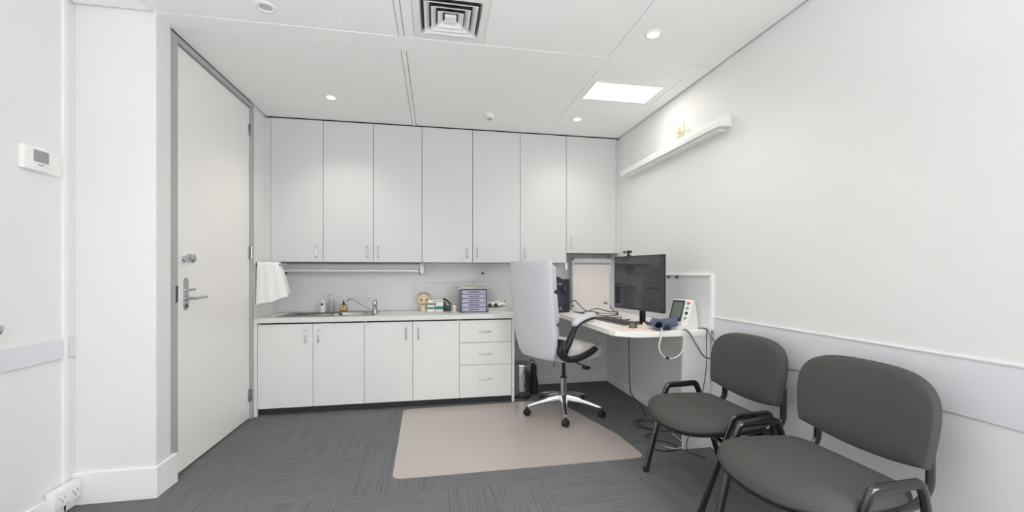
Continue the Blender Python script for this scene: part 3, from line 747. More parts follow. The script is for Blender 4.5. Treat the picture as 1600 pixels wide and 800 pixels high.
MB().box(-0.016, 0.016, -0.006, 0.024, 0.0, 0.005, 0.001).box(-0.010, 0.010, -0.002, 0.008, 0.005, 0.022, 0.002).build('clip', BLACKP, wc)

# keyboard: long side runs from back-left to front-right
kx0, ky0 = 1.375, 3.60
kx1, ky1 = 1.44, 3.07
ka = math.atan2(ky1 - ky0, kx1 - kx0); kl = math.hypot(kx1 - kx0, ky1 - ky0)
t = thing('keyboard', 'black computer keyboard on the desk in front of the monitor', 'keyboard', (kx0 + 0.055, ky0 - 0.01, ZD), ka)
MB().prism([(0, -0.01), (kl, -0.01), (kl, 0.15), (0, 0.15)], 0.0, 0.013, 0.003).build('base', mat('keyboard_grey', (104, 103, 102), 0.4), t, smooth=False)
kb = MB()
for r_ in range(5):
    for c_ in range(19):
        if r_ == 0 and 4 <= c_ <= 8: continue
        x = 0.012 + c_ * (kl - 0.024) / 19; y = 0.012 + r_ * 0.026
        kb.box(x, x + (kl - 0.024) / 19 - 0.003, y, y + 0.023, 0.013, 0.021, 0.0015, seg=1)
kb.box(0.012 + 4 * (kl - 0.024) / 19, 0.009 + 9 * (kl - 0.024) / 19, 0.012, 0.035, 0.013, 0.021, 0.0015, seg=1)
o = kb.build('keys', DARKP, t, smooth=False); o['kind'] = 'stuff'
# papers under and beside
def sheet(name, label, x, y, z, w_, d_, rz, m, r=0.0):
    o_ = MB().prism([(-w_ / 2, -d_ / 2), (w_ / 2, -d_ / 2), (w_ / 2, d_ / 2), (-w_ / 2, d_ / 2)], 0, 0.0012).build(name, m, loc=(x, y, z), rot=(0, 0, rz), smooth=False)
    return tag(o_, label, 'paper')
mp = []
for cx, cy, s0 in ((0.13, 0.10, 0), (-0.13, 0.10, 90), (-0.13, -0.10, 180), (0.13, -0.10, 270)):
    for k in range(5): q = R(s0 + 22.5 * k); mp.append((cx + 0.04 * math.cos(q), cy + 0.04 * math.sin(q)))
tag(MB().prism(mp, 0, 0.003, 0.001).build('mouse_pad', mat('cream_pad', (236, 222, 214), 0.6), loc=(1.515, 2.90, ZD), rot=(0, 0, 0.02)), 'cream mouse pad at the front corner of the desk', 'mouse pad')
t = thing('computer_mouse', 'grey and black computer mouse on the cream pad', 'mouse', (1.505, 2.955, ZD + 0.003), R(60))
m_ = MB(); rings = []
for k in range(11):
    a = math.pi * k / 10
    rings.append([(0.060 * -math.cos(a), 0.034 * math.cos(q) * max(math.sin(a), 0.04) ** 0.55, max(0.0, 0.036 * math.sin(q)) * max(math.sin(a), 0.04) ** 0.6 * (1.0 + 0.15 * math.cos(a))) for q in [2 * math.pi * j / 18 for j in range(18)]])
m_.rings(rings); m_.build('body', mat('mouse_grey', (98, 94, 92), 0.3), t)
MB().lathe([(0, -0.003), (0.007, -0.003), (0.007, 0.003), (0, 0.003)], (0.03, 0.0, 0.030), 12, axis='Y').build('wheel', BLACKP, t)
sheet('note_sheet', 'white sheet on the desk between keyboard and monitor stand', 1.60, 3.12, ZD + 0.0106 - 0.0106 + 0.0, 0.20, 0.14, 0.5, PAPER)
sheet('note_sheet', 'pale yellow sheet on the desk behind the mouse', 1.585, 3.03, ZD + 0.0034, 0.20, 0.08, 0.25, PAPERY)
sheet('note_sheet', 'pink tinted sheet on the desk between mouse and blue cuff', 1.62, 2.90, ZD + 0.0034, 0.17, 0.10, 0.1, PAPERP)
m_ = MB()
m_.rings([[(-0.045, -0.03, 0.0), (0.0, -0.035, 0.012), (0.05, -0.03, 0.0)], [(-0.04, 0.0, 0.0), (0.0, 0.0, 0.020), (0.05, 0.0, 0.003)], [(-0.035, 0.03, 0.0), (0.01, 0.03, 0.045), (0.05, 0.03, 0.002)]], cap=False, close=False)
bmesh.ops.solidify(m_.bm, geom=m_.bm.faces[:], thickness=0.0015)
tag(m_.build('folded_leaflet', PAPER, loc=(1.592, 2.900, ZD + 0.0055), rot=(0, 0, 0.9)), 'white folded leaflet propped up behind the blue cuff', 'leaflet')

# blood pressure monitor
t = thing('blood_pressure_monitor', 'white blood pressure monitor with tilted grey screen at the end of the desk', 'medical monitor', (1.868, 2.865, ZD), R(-66))
# wedge profile (y = depth, z = height); the screen side faces -y
prof = [(-0.085, 0.0), (0.085, 0.0), (0.085, 0.07), (0.045, 0.215), (0.020, 0.222), (-0.052, 0.045), (-0.085, 0.028)]
mt = Matrix(((0, 0, 1, 0), (1, 0, 0, 0), (0, 1, 0, 0), (0, 0, 0, 1)))
MB().prism(prof, -0.095, 0.080, 0.005, mtx=mt).build('housing', WHITEP, t, smooth=False)
sl = math.atan2(0.222 - 0.045, 0.020 + 0.052)
def onface(mb_, x0, x1, s0, s1, th=0.003):
    q = bmesh.new(); bmesh.ops.create_cube(q, size=1)
    for v in q.verts: v.co = Vector(((x0 + x1) / 2 + v.co.x * (x1 - x0), (s0 + s1) / 2 + v.co.y * (s1 - s0), (v.co.z + 0.5) * th))
    bmesh.ops.bevel(q, geom=q.edges[:], offset=0.001, segments=1, affect='EDGES')
    M_ = Matrix.Translation((0, -0.052, 0.045)) @ Matrix.Rotation(sl, 4, 'X')
    mb_.add(q, 0, M_); return mb_
onface(MB(), -0.088, 0.018, 0.010, 0.180).build('screen_surround', DARKP, t, smooth=False)
onface(MB(), -0.076, 0.006, 0.040, 0.165, 0.004).build('screen', LCDG, t, smooth=False)
for s0, m_2, nm in ((0.150, REDP, 'stop_button'), (0.110, GREYP, 'button'), (0.070, DARKP, 'button'), (0.030, GREYP, 'button')):
    onface(MB(), 0.038, 0.060, s0, s0 + 0.020, 0.005).build(nm, m_2, t, smooth=False)
for x in (-0.07, -0.03, 0.03):
    MB().lathe([(0, 0), (0.010, 0), (0.009, 0.006), (0, 0.006)], (x, -0.070, 0.034), 14).build('front_button', GREYP, t)

# blue cuff, rolled
t = thing('pressure_cuff', 'rolled navy blue pressure cuff at the front edge of the desk', 'cuff', (1.652, 2.810, ZD), R(8))
t.scale = (1.18, 1.18, 1.18)
def roll(r0, turns, L, x0, wob=0.0):
    m_ = MB(); n = int(turns * 16); o_, i_ = [], []
    for k in range(n + 1):
        a = 2 * math.pi * k / 16; rr = r0 + 0.006 * k / 16
        o_.append(((rr + 0.003) * math.cos(a), (rr + 0.003) * math.sin(a))); i_.append(((rr - 0.002) * math.cos(a), (rr - 0.002) * math.sin(a)))
    ring = o_ + i_[::-1]
    m_.rings([[(x0 + xx, p[0] * (1 + wob * math.sin(xx * 40)), p[1] * 0.9) for p in ring] for xx in [L * j / 8 for j in range(9)]])
    return m_
a_ = roll(0.022, 2.2, 0.12, -0.06, 0.06); a_.build('cuff_roll', NAVY, t, loc=(-0.026, -0.002, 0.040), rot=(0, 0, R(62)))
roll(0.021, 2.1, 0.12, -0.06, 0.08).build('cuff_fold', NAVY, t, loc=(0.060, 0.012, 0.042), rot=(0, R(-8), R(-20)))
MB().box(-0.03, 0.05, -0.045, 0.035, 0.002, 0.028, 0.010, seg=3).build('cuff_flap', NAVYD, t)

# ---- cables and hoses
def cable(name, label, pts, r, m, sm=6, cat='cable', group=None):
    return tag(MB().tube(pts, r, 8, smooth=sm).build(name, m), label, cat, group)
cable('cuff_hose', 'white looped rubber hose hanging from the blue cuff over the desk edge',
      [(1.615, 2.735, ZD + 0.02), (1.60, 2.70, ZD + 0.012), (1.585, 2.685, ZD - 0.03), (1.565, 2.68, ZD - 0.11), (1.61, 2.68, ZD - 0.178), (1.69, 2.68, ZD - 0.185), (1.755, 2.68, ZD - 0.13), (1.77, 2.685, ZD - 0.05), (1.765, 2.70, ZD + 0.010), (1.775, 2.73, ZD + 0.012)], 0.0055, CABLEW, cat='hose')
tag(MB().tube([(1.615, 2.68, ZD - 0.180), (1.64, 2.68, ZD - 0.188)], 0.008, 10).build('hose_connector', BLACKP), 'small black connector at the bottom of the white hose loop', 'connector')
cable('grey_hose', 'thick grey hose looping from the blood pressure monitor down beside the desk',
      [(1.79, 2.745, ZD + 0.008), (1.80, 2.72, ZD + 0.008), (1.81, 2.69, ZD - 0.010), (1.845, 2.66, ZD - 0.09), (1.89, 2.64, ZD - 0.17), (1.94, 2.63, ZD - 0.185), (1.965, 2.62, ZD - 0.14), (1.97, 2.62, ZD - 0.08), (1.96, 2.67, ZD - 0.02), (1.97, 2.72, ZD + 0.012), (1.93, 2.76, ZD + 0.012)], 0.0065, CABLEG, cat='hose')
cable('black_wire', 'thin black cord hanging down the desk end panel behind the chair',
      [(1.955, 2.74, ZD + 0.010), (1.958, 2.70, ZD + 0.006), (1.955, 2.697, ZD - 0.05), (1.955, 2.700, 0.60), (1.925, 2.700, 0.42), (1.90, 2.700, 0.28), (1.86, 2.700, 0.16), (1.80, 2.695, 0.09), (1.79, 2.68, 0.006), (1.82, 2.62, 0.006), (1.85, 2.56, 0.006)], 0.003, CABLE, sm=4)
cable('black_wire', 'thin black cord hanging under the desk from its clipped corner',
      [(1.52, 3.05, ZD - 0.040), (1.52, 3.05, 0.6), (1.53, 3.06, 0.40), (1.56, 3.07, 0.30), (1.66, 3.15, 0.22), (1.78, 3.3, 0.10), (1.85, 3.4, 0.008)], 0.004, CABLE)
cable('floor_cable', 'coil of black cable on the dark carpet under the desk',
      [(1.80, 3.35, 0.006), (1.70, 3.30, 0.006), (1.66, 3.20, 0.006), (1.72, 3.12, 0.006), (1.84, 3.14, 0.006), (1.88, 3.24, 0.006), (1.80, 3.30, 0.008), (1.70, 3.24, 0.014), (1.74, 3.10, 0.006), (1.88, 3.05, 0.006)], 0.004, CABLE)
cable('floor_cable', 'black cable curling on the carpet under the waiting chair by the desk',
      [(1.60, 2.86, 0.006), (1.56, 2.78, 0.006), (1.62, 2.72, 0.006), (1.72, 2.72, 0.006), (1.76, 2.80, 0.006), (1.70, 2.88, 0.006), (1.62, 2.98, 0.006), (1.70, 3.02, 0.006)], 0.004, CABLE)
cable('white_wire', 'thin white wire tangle by the foot of the desk end panel',
      [(1.66, 2.78, 0.012), (1.72, 2.73, 0.010), (1.78, 2.70, 0.04), (1.74, 2.72, 0.09), (1.70, 2.74, 0.12)], 0.0025, CABLEW)
for pts, lab, m_c in (
    ([(1.46, 4.35, ZD + 0.10), (1.50, 4.28, ZD + 0.12), (1.56, 4.25, ZD + 0.05), (1.62, 4.22, ZD + 0.010), (1.70, 4.20, ZD + 0.035), (1.76, 4.22, ZD + 0.03), (1.84, 4.2, ZD + 0.006), (1.92, 4.1, ZD + 0.006)], 'thin black cable arching in front of the light box', CABLE),
    ([(1.45, 4.20, ZD + 0.006), (1.52, 4.12, ZD + 0.006), (1.60, 4.15, ZD + 0.016), (1.68, 4.06, ZD + 0.006), (1.60, 3.98, ZD + 0.006), (1.50, 4.0, ZD + 0.006), (1.44, 3.9, ZD + 0.006)], 'thin black cable tangled on the desk beside the tower', CABLE),
    ([(1.96, 4.40, ZD + 0.05), (1.90, 4.20, ZD + 0.02), (1.86, 4.0, ZD + 0.008), (1.80, 3.85, ZD + 0.006), (1.70, 3.78, ZD + 0.006), (1.60, 3.70, ZD + 0.006)], 'thick black cable running from the wall toward the monitor', CABLE),
    ([(1.55, 3.88, ZD + 0.006), (1.64, 3.74, ZD + 0.006), (1.60, 3.62, ZD + 0.006), (1.66, 3.50, ZD + 0.020), (1.62, 3.40, ZD + 0.006), (1.68, 3.35, ZD + 0.016)], 'black cable bunched in front of the monitor', CABLE),
    ([(1.46, 4.05, ZD + 0.006), (1.58, 4.02, ZD + 0.006), (1.74, 3.98, ZD + 0.006), (1.82, 3.9, ZD + 0.006)], 'grey cable lying straight across the back of the desk', CABLEG),
):
    cable('desk_cable', lab, pts, 0.0045, m_c)
cable('hanging_cable', 'thin dark cable dropping from the desk behind the chair back', [(1.22, 4.065, ZD + 0.004), (1.22, 4.045, ZD), (1.222, 4.045, 0.7), (1.225, 4.08, 0.45), (1.23, 4.2, 0.3)], 0.003, CABLE)
tag(MB().box(-0.05, 0.05, -0.03, 0.03, 0, 0.018, 0.006).build('usb_hub', CREAMP, loc=(1.76, 3.66, ZD), rot=(0, 0, 0.8)), 'pale usb hub on the desk left of the monitor', 'usb hub')
tag(MB().box(-0.045, 0.045, -0.025, 0.025, 0, 0.022, 0.006).build('charger', GREYP, loc=(1.50, 3.78, ZD), rot=(0, 0, 1.1)), 'small grey charger block among the desk cables', 'charger')

# bin
t = thing('pedal_bin', 'shiny chrome pedal bin with domed lid beside the drawers', 'bin', (0.885, 4.22, 0), R(10))
MB().lathe([(0, 0.012), (0.096, 0.012), (0.098, 0.020), (0.098, 0.315), (0, 0.316)], n=36).build('body', CHROME, t)
MB().lathe([(0, 0), (0.104, 0), (0.104, 0.014), (0.098, 0.020), (0, 0.020)], n=36).build('base_ring', BLACKP, t)
MB().lathe([(0, 0.318), (0.104, 0.318), (0.106, 0.328), (0.100, 0.345), (0.07, 0.362), (0, 0.372)], n=36).build('lid', STEEL, t)
MB().box(-0.022, 0.022, -0.135, -0.098, 0.006, 0.014, 0.003).build('pedal', BLACKP, t)
t = thing('document_bag', 'dark bag slumped on the carpet between the bin and the desk space', 'bag', (1.03, 4.34, 0), 0.2)
m_ = MB(); rings = []
for k in range(12):
    z = 0.30 * k / 11; s0 = 1 - 0.35 * (k / 11) ** 1.5
    rings.append([((0.055 * s0 + 0.006 * math.sin(3 * q + k)) * math.cos(q), (0.10 * s0 + 0.008 * math.sin(2 * q + k * 0.7)) * math.sin(q), z) for q in [2 * math.pi * j / 20 for j in range(20)]])
m_.rings(rings); m_.build('body', mat('black_nylon', (40, 40, 44), 0.7, noise=0.1), t)
MB().tube([(0, -0.05, 0.29), (0.0, -0.04, 0.34), (0, 0.04, 0.34), (0, 0.05, 0.29)], 0.006, 8, smooth=4).build('handle', BLACKP, t)

# ------------------------------------------------------------ chair mat
cm = [(-0.30, 3.99), (-0.27, 2.66), (1.445, 2.655), (1.43, 3.05), (1.18, 4.02)]
mp = fillet([(*p, 0) for p in [((cm[0][0] + cm[-1][0]) / 2, 3.995)] + cm + [((cm[0][0] + cm[-1][0]) / 2, 3.995)]], 0.06, 6)
w = MB().prism([(p.x, p.y) for p in mp[:-1]], 0.0, 0.006, 0.002)
tag(w.build('chair_mat', MATM, smooth=False), 'beige plastic chair mat on the grey carpet under the office chair', 'mat')

# ------------------------------------------------------------ office chair
CX_, CY_ = 1.16, 3.63
TH_ = R(27)
oc = thing('office_chair', 'pale grey fabric high back office chair with chrome base, facing the desk', 'chair', (CX_, CY_, 0.006), TH_)
# base
bs = MB()
bs.lathe([(0, 0.085), (0.040, 0.085), (0.044, 0.11), (0.034, 0.17), (0.029, 0.20), (0.029, 0.325), (0.0, 0.326)], n=28)
for k in range(5):
    a = R(183 + 72 * k) - TH_
    ca_, sa_ = math.cos(a), math.sin(a); rings = []
    for j in range(11):
        u = j / 10; r_ = 0.02 + 0.335 * u; hh = 0.150 - 0.060 * u ** 1.6; wd = 0.020 * (1 - u) + 0.016; tk = 0.026 * (1 - u) + 0.011
        rings.append([(r_ * ca_ - q[0] * wd * sa_, r_ * sa_ + q[0] * wd * ca_, hh + q[1] * tk) for q in ((-1, -0.7), (-0.92, 0.2), (-0.55, 0.75), (0, 0.95), (0.55, 0.75), (0.92, 0.2), (1, -0.7), (0.55, -0.9), (-0.55, -0.9))])
    bs.rings(rings)
bs.build('star_base', CHROME, oc)
for k in range(5):
    a = R(183 + 72 * k) - TH_
    c_ = MB()
    x, y = 0.350 * math.cos(a), 0.350 * math.sin(a)
    b2 = a + R((20, -35, 60, 10, -50)[k]) + math.pi / 2
    dx, dy = math.cos(b2), math.sin(b2)
    for s in (-1, 1):
        q = bmesh.new(); bmesh.ops.create_cone(q, cap_ends=True, segments=24, radius1=0.030, radius2=0.030, depth=0.018)
        bmesh.ops.bevel(q, geom=[e for e in q.edges if len(e.link_faces) == 2 and any(len(f.verts) > 6 for f in e.link_faces)], offset=0.005, segments=2, affect='EDGES')
        M_ = Matrix.Translation((x + dx * 0.016 * s, y + dy * 0.016 * s, 0.0305)) @ Matrix.Rotation(b2, 4, 'Z') @ Matrix.Rotation(R(90), 4, 'Y')
        c_.add(q, 0, M_)
    c_.tube([(x, y, 0.030), (x, y, 0.068), (x, y, 0.082)], 0.009, 10)
    q = bmesh.new(); bmesh.ops.create_uvsphere(q, u_segments=16, v_segments=8, radius=0.032)
    bmesh.ops.delete(q, geom=[v for v in q.verts if v.co.z < 0.0], context='VERTS')
    bmesh.ops.scale(q, vec=(0.85, 1, 1.0), verts=q.verts)
    c_.add(q, 0, Matrix.Translation((x, y, 0.034)) @ Matrix.Rotation(b2, 4, 'Z'))
    c_.build('caster', BLACKP, oc)
MB().lathe([(0, 0.325), (0.030, 0.325), (0.030, 0.335), (0.017, 0.338), (0.017, 0.50), (0, 0.50)], n=24).build('gas_lift', BLACKP, oc)
m_ = MB().box(-0.10, 0.11, -0.07, 0.07, 0.490, 0.522, 0.008)
m_.tube([(0.0, -0.07, 0.50), (0.01, -0.20, 0.478), (0.05, -0.23, 0.460)], 0.006, 8); m_.box(0.02, 0.08, -0.26, -0.20, 0.435, 0.462, 0.010)
m_.lathe([(0, 0), (0.022, 0), (0.022, 0.05), (0, 0.05)], (0.11, 0, 0.465), 14, axis='X')
m_.build('mechanism', BLACKP, oc)
# seat cushion, waterfall front
def super_ring(n, a, b, e=3.0):
    out = []
    for k in range(n):
        q = 2 * math.pi * k / n; c, s = math.cos(q), math.sin(q)
        out.append((a * math.copysign(abs(c) ** (2 / e), c), b * math.copysign(abs(s) ** (2 / e), s)))
    return out
m_ = MB(); rings = []
def seatz(x, y, z): return z - 0.030 * max(0, (x - 0.10) / 0.20) ** 2 - 0.008 * max(0, 1 - (y / 0.2) ** 2) * (z > 0.58)
for sc, z in ((0.55, 0.512), (0.88, 0.514), (0.97, 0.527), (1.0, 0.560), (0.985, 0.600), (0.93, 0.628), (0.80, 0.642), (0.5, 0.648), (0.02, 0.650)):
    rings.append([(0.050 + x * sc, y * sc, seatz(x * sc, y * sc, z)) for x, y in super_ring(40, 0.285, 0.262, 4.2)])
m_.rings(rings); m_.build('seat', GREYF, oc)
m_ = MB(); rings = []
for sc, z in ((0.97, 0.560), (1.02, 0.600), (1.03, 0.640), (0.98, 0.662), (0.80, 0.674), (0.02, 0.678)):
    rings.append([(0.0 + x * sc, y * sc, z + 0.0 - 0.012 * max(0, x / 0.2) ** 2) for x, y in super_ring(32, 0.215, 0.250, 4.0)])
m_.rings(rings); m_.build('seat_pad', PALEF, oc)
# backrest: loft upward
m_ = MB(); rings = []
ZB0, ZB1 = 0.555, 1.392
N = 22
def back_mid(u): return -0.340 - 0.02 * math.sin(u * math.pi) + 0.05 * (1 - u) ** 3 * 0 - 0.085 * u ** 1.3
for k in range(N + 1):
    u = k / N; z = ZB0 + (ZB1 - ZB0) * u
    e = 1.0
    if u < 0.10: e = math.sqrt(max(0.0, 1 - ((0.10 - u) / 0.10) ** 2)) * 0.5 + 0.5
    if u > 0.95: e = math.sqrt(max(0.0, 1 - ((u - 0.95) / 0.05) ** 2)) * 0.30 + 0.70
    wd = (0.272 - 0.060 * max(0.0, 1 - u / 0.28) ** 1.8) * (0.90 + 0.10 * e)
    tk = 0.034 * e
    cx = back_mid(u)
    rings.append([(cx + p[0] + 0.020 * (p[1] / wd) ** 2, p[1], z) for p in super_ring(36, tk, wd, 3.6)])
m_.rings(rings); m_.build('backrest', GREYF, oc, angle=50)
def pad(u0, u1, bulge, nm, wd0=0.185, mt_=GREYF):
    m_ = MB(); rings = []
    for k in range(13):
        v = k / 12; u = u0 + (u1 - u0) * v; z = ZB0 + (ZB1 - ZB0) * u
        e = max(0.0, 1 - abs(2 * v - 1) ** 14) ** 0.5
        tk = 0.010 + (bulge) * max(e, 0.05); wd = wd0 * (0.93 + 0.07 * e)
        cx = back_mid(u) + 0.032 + tk * 0.5
        rings.append([(cx + p[0] + 0.018 * (p[1] / wd) ** 2, p[1], z) for p in super_ring(32, tk, wd, 3.4)])
    m_.rings(rings); m_.build(nm, mt_, oc, angle=50)
pad(0.04, 0.36, 0.050, 'lumbar_pad', 0.215); pad(0.355, 0.69, 0.046, 'back_pad', 0.238); pad(0.685, 0.965, 0.046, 'head_pad', 0.236)
# arms: black sweeping frame each side with a padded rest
for s in (-1, 1):
    y0 = s * 0.262; y1 = s * 0.278
    fr_ = MB().tube([(-0.285, y0, 0.735), (-0.290, y0, 0.66), (-0.262, y0, 0.590), (-0.18, y0, 0.556), (-0.05, y0, 0.565), (0.06, y0, 0.592), (0.125, y0, 0.618)], 0.03, 12, smooth=5, flat=(1.15, 0.55), rad=lambda u: 0.038 + 0.012 * math.sin(u * math.pi))
    fr_.build('arm_bracket', BLACKP, oc)
    ar_ = MB().tube([(-0.275, y1, 0.645), (-0.225, y1, 0.690), (-0.180, y1, 0.765), (-0.12, y1, 0.838), (-0.02, y1, 0.880), (0.095, y1, 0.895)], 0.02, 12, smooth=5, flat=(0.8, 0.9), rad=lambda u: 0.042 - 0.020 * min(1, u * 1.5))
    ar_.lathe([(0, -0.024), (0.046, -0.024), (0.052, -0.018), (0.052, 0.018), (0.046, 0.024), (0, 0.024)], (-0.278, y1 - s * 0.005, 0.650), 24, axis='Y')
    ar = ar_.build('armrest', BLACKP, oc)
    MB().tube([(-0.160, y1, 0.840), (-0.12, y1, 0.872), (-0.04, y1, 0.903), (0.04, y1, 0.919), (0.11, y1, 0.919)], 0.03, 14, smooth=5, flat=(0.72, 1.15), rad=lambda u: 0.034 * (max(0.0, 1 - abs(2 * u - 1) ** 5) ** 0.5 * 0.75 + 0.25)).build('arm_pad', GREYF, ar)

# ------------------------------------------------------------ waiting chairs (front faces -x when rz = 0)
vc = thing('waiting_chair', 'charcoal fabric waiting chair beside the desk end panel, farther of the two', 'chair', (1.585, 2.200, 0), 0, 'waiting chairs along the right wall')
def cushion(outline, prof, place):
    """outline: list (u, v); prof: list of (scale, height)"""
    cu = sum(p[0] for p in outline) / len(outline); cv = sum(p[1] for p in outline) / len(outline); rings = []
    for sc, h in prof: rings.append([place(cu + (u - cu) * sc, cv + (v - cv) * sc, h) for u, v in outline])
    return MB().rings(rings)
def smooth_outline(pts, n=5):
    P = [Vector((*p, 0)) for p in pts]; out = []; L_ = len(P)
    for i in range(L_):
        p0, p1, p2, p3 = P[i - 1], P[i], P[(i + 1) % L_], P[(i + 2) % L_]
        for k in range(n):
            t_ = k / n; q = 0.5 * ((2 * p1) + (p2 - p0) * t_ + (2 * p0 - 5 * p1 + 4 * p2 - p3) * t_ * t_ + (3 * p1 - p0 - 3 * p2 + p3) * t_ ** 3)
            out.append((q.x, q.y))
    return out
# seat outline in (x forward negative, y)
so = smooth_outline([(-0.275, 0.0), (-0.262, 0.12), (-0.225, 0.205), (-0.165, 0.252), (-0.06, 0.268), (0.08, 0.258), (0.165, 0.240), (0.198, 0.205), (0.205, 0.10), (0.206, 0.0), (0.205, -0.10), (0.198, -0.205), (0.165, -0.240), (0.08, -0.258), (-0.06, -0.268), (-0.165, -0.252), (-0.225, -0.205), (-0.262, -0.12)], 4)
def seat_pl(u, v, h):
    return (u * 1.0, v * 1.03, 0.438 + h - 0.030 * max(0.0, (-u - 0.12) / 0.15) ** 2 + 0.010 * (u / 0.2) * 0)
cushion(so, [(0.90, -0.030), (0.97, -0.026), (1.0, -0.012), (0.985, 0.006), (0.94, 0.018), (0.84, 0.027), (0.6, 0.033), (0.3, 0.035), (0.02, 0.036)], seat_pl).build('seat', SEATF, vc)
cushion(so, [(0.5, -0.046), (0.93, -0.046), (0.96, -0.040), (0.965, -0.030), (0.8, -0.0295)], seat_pl).build('seat_shell', BLACKP, vc)
# backrest outline (y, z): wide top with round shoulders, narrower curved bottom
bo = smooth_outline([(0.0, 0.868), (0.13, 0.862), (0.205, 0.838), (0.248, 0.79), (0.262, 0.72), (0.256, 0.62), (0.243, 0.545), (0.225, 0.535), (0.12, 0.512), (0.0, 0.503), (-0.12, 0.512), (-0.225, 0.535), (-0.243, 0.545), (-0.256, 0.62), (-0.262, 0.72), (-0.248, 0.79), (-0.205, 0.838), (-0.13, 0.862)], 4)
def back_pl(u, v, h):
    return (0.250 + 0.12 * (v - 0.52) - h + 0.030 - 0.035 * (u / 0.25) ** 2, u * 1.04, v * 0.965 + 0.001)
cushion(bo, [(0.90, 0.0), (0.975, 0.002), (1.0, 0.012), (0.992, 0.026), (0.96, 0.038), (0.88, 0.046), (0.6, 0.051), (0.3, 0.053), (0.02, 0.054)], back_pl).build('backrest', SEATF, vc)
cushion(bo, [(0.4, -0.014), (0.88, -0.012), (0.95, -0.006), (0.965, 0.004), (0.8, 0.005)], back_pl).build('back_shell', BLACKP, vc)
for s in (-1, 1):
    y = s * 0.286; yf = s * 0.250
    pts = fillet([(-0.215, yf, 0.012), (-0.066, y, 0.462), (-0.050, y, 0.500), (0.140, y, 0.504), (0.158, y, 0.465), (0.290, yf, 0.012)], 0.062, 9)
    MB().tube(pts, 0.0145, 14, flat=(0.85, 1.25)).build('side_loop', TUBE, vc)
    MB().tube(fillet([(0.10, s * 0.215, 0.375), (0.232, s * 0.215, 0.382), (0.290, s * 0.215, 0.43), (0.292, s * 0.215, 0.60)], 0.07, 7), 0.013, 12, flat=(1.5, 0.75)).build('back_upright', TUBE, vc)
    for x in (-0.215, 0.290):
        MB().lathe([(0, 0), (0.017, 0), (0.018, 0.006), (0.016, 0.03), (0, 0.03)], (x, yf, 0), 14).build('foot_cap', BLACKP, vc)
MB().tube([(-0.085, -0.280, 0.368), (-0.085, 0.280, 0.368)], 0.011, 10).tube([(0.105, -0.276, 0.368), (0.105, 0.276, 0.368)], 0.011, 10).box(-0.17, 0.11, -0.16, -0.13, 0.364, 0.380).box(-0.17, 0.11, 0.13, 0.16, 0.364, 0.380).build('seat_frame', TUBE, vc)
vc.scale = (1.09, 1.09, 1.09)
dup(vc, (1.54, 1.48, 0), 0, 'charcoal fabric waiting chair in the near right corner of the view, closer of the two')

# ------------------------------------------------------------ ceiling fittings
t = thing('air_diffuser', 'square white multi vane air conditioning diffuser in the ceiling', 'air vent', (0.085, 2.4475, ZC))
f_ = MB()
def sq(mb, r0, r1, z0, z1, mi=0, t_=0.004):
    a = [(-r0, -r0, z0), (r0, -r0, z0), (r0, r0, z0), (-r0, r0, z0)]; b = [(-r1, -r1, z1), (r1, -r1, z1), (r1, r1, z1), (-r1, r1, z1)]
    c = [(x, y, z + t_) for x, y, z in b]; d = [(x, y, z + t_) for x, y, z in a]
    mb.rings([a, b, c, d, a], cap=False, mi=mi); return mb
sq(f_, 0.218, 0.175, -0.004, -0.004); sq(f_, 0.175, 0.160, -0.004, 0.05)
f_.build('frame', WHITEP, t, smooth=False)
MB().box(-0.17, 0.17, -0.17, 0.17, 0.0, 0.002).build('throat', BLACKP, t, smooth=False, loc=(0, 0, 0.024))
for r_ in (0.152, 0.112, 0.074):
    sq(MB(), r_, r_ - 0.030, -0.014, 0.010).build('vane', WHITEP, t, smooth=False)
MB().box(-0.034, 0.034, -0.034, 0.034, -0.010, 0.006, 0.002).build('centre_plate', WHITEP, t, smooth=False)

t = thing('ceiling_panel_light', 'lit recessed square ceiling panel light near the right wall', 'ceiling light', (1.532, 3.2025, ZC))
f_ = MB()
for q in ((-0.310, -0.288, -0.1725, 0.1725), (0.288, 0.310, -0.1725, 0.1725), (-0.288, 0.288, -0.1725, -0.155), (-0.288, 0.288, 0.155, 0.1725)): f_.box(*q, -0.003, 0.012)
f_.build('frame', WHITEP, t, smooth=False)
MB().box(-0.287, 0.287, -0.154, 0.154, 0.004, 0.008).build('diffuser', LIGHTM, t, smooth=False)

def downlight(x, y, label, lit, power=20):
    t = thing('downlight', label, 'downlight', (x, y, ZC - 0.0005), 0, 'round recessed downlights')
    MB().lathe([(0.036, 0.0), (0.055, 0.0), (0.053, -0.005), (0.038, -0.007), (0.034, -0.001), (0.036, 0.0)], n=32).build('trim_ring', WHITEP, t)
    MB().lathe([(0, -0.0012), (0.034, -0.0012), (0.034, 0.0), (0, 0.0)], n=28).build('lens', SPOTM if lit else OFFSPOT, t)
    if lit:
        l = bpy.data.lights.new('downlight_beam', 'SPOT'); l.energy = power; l.spot_size = R(125); l.spot_blend = 0.9; l.shadow_soft_size = 0.03; l.color = (1, 0.95, 0.88)
        o_ = bpy.data.objects.new('downlight_beam', l); C.objects.link(o_); o_.location = (x, y, ZC - 0.02)
downlight(-0.883, 3.73, 'lit round downlight above the sink, left of the smoke detector', True)
downlight(1.345, 2.37, 'lit round downlight nearest the right wall, in front of the panel light', True)
downlight(1.36, 3.82, 'lit round downlight between the panel light and the wall cupboards', True, 12)
downlight(-0.945, 2.53, 'unlit round downlight at the top left edge, near the column', False)
t = thing('smoke_detector', 'small white smoke detector on the ceiling above the cupboards', 'smoke detector', (0.50, 3.86, ZC))
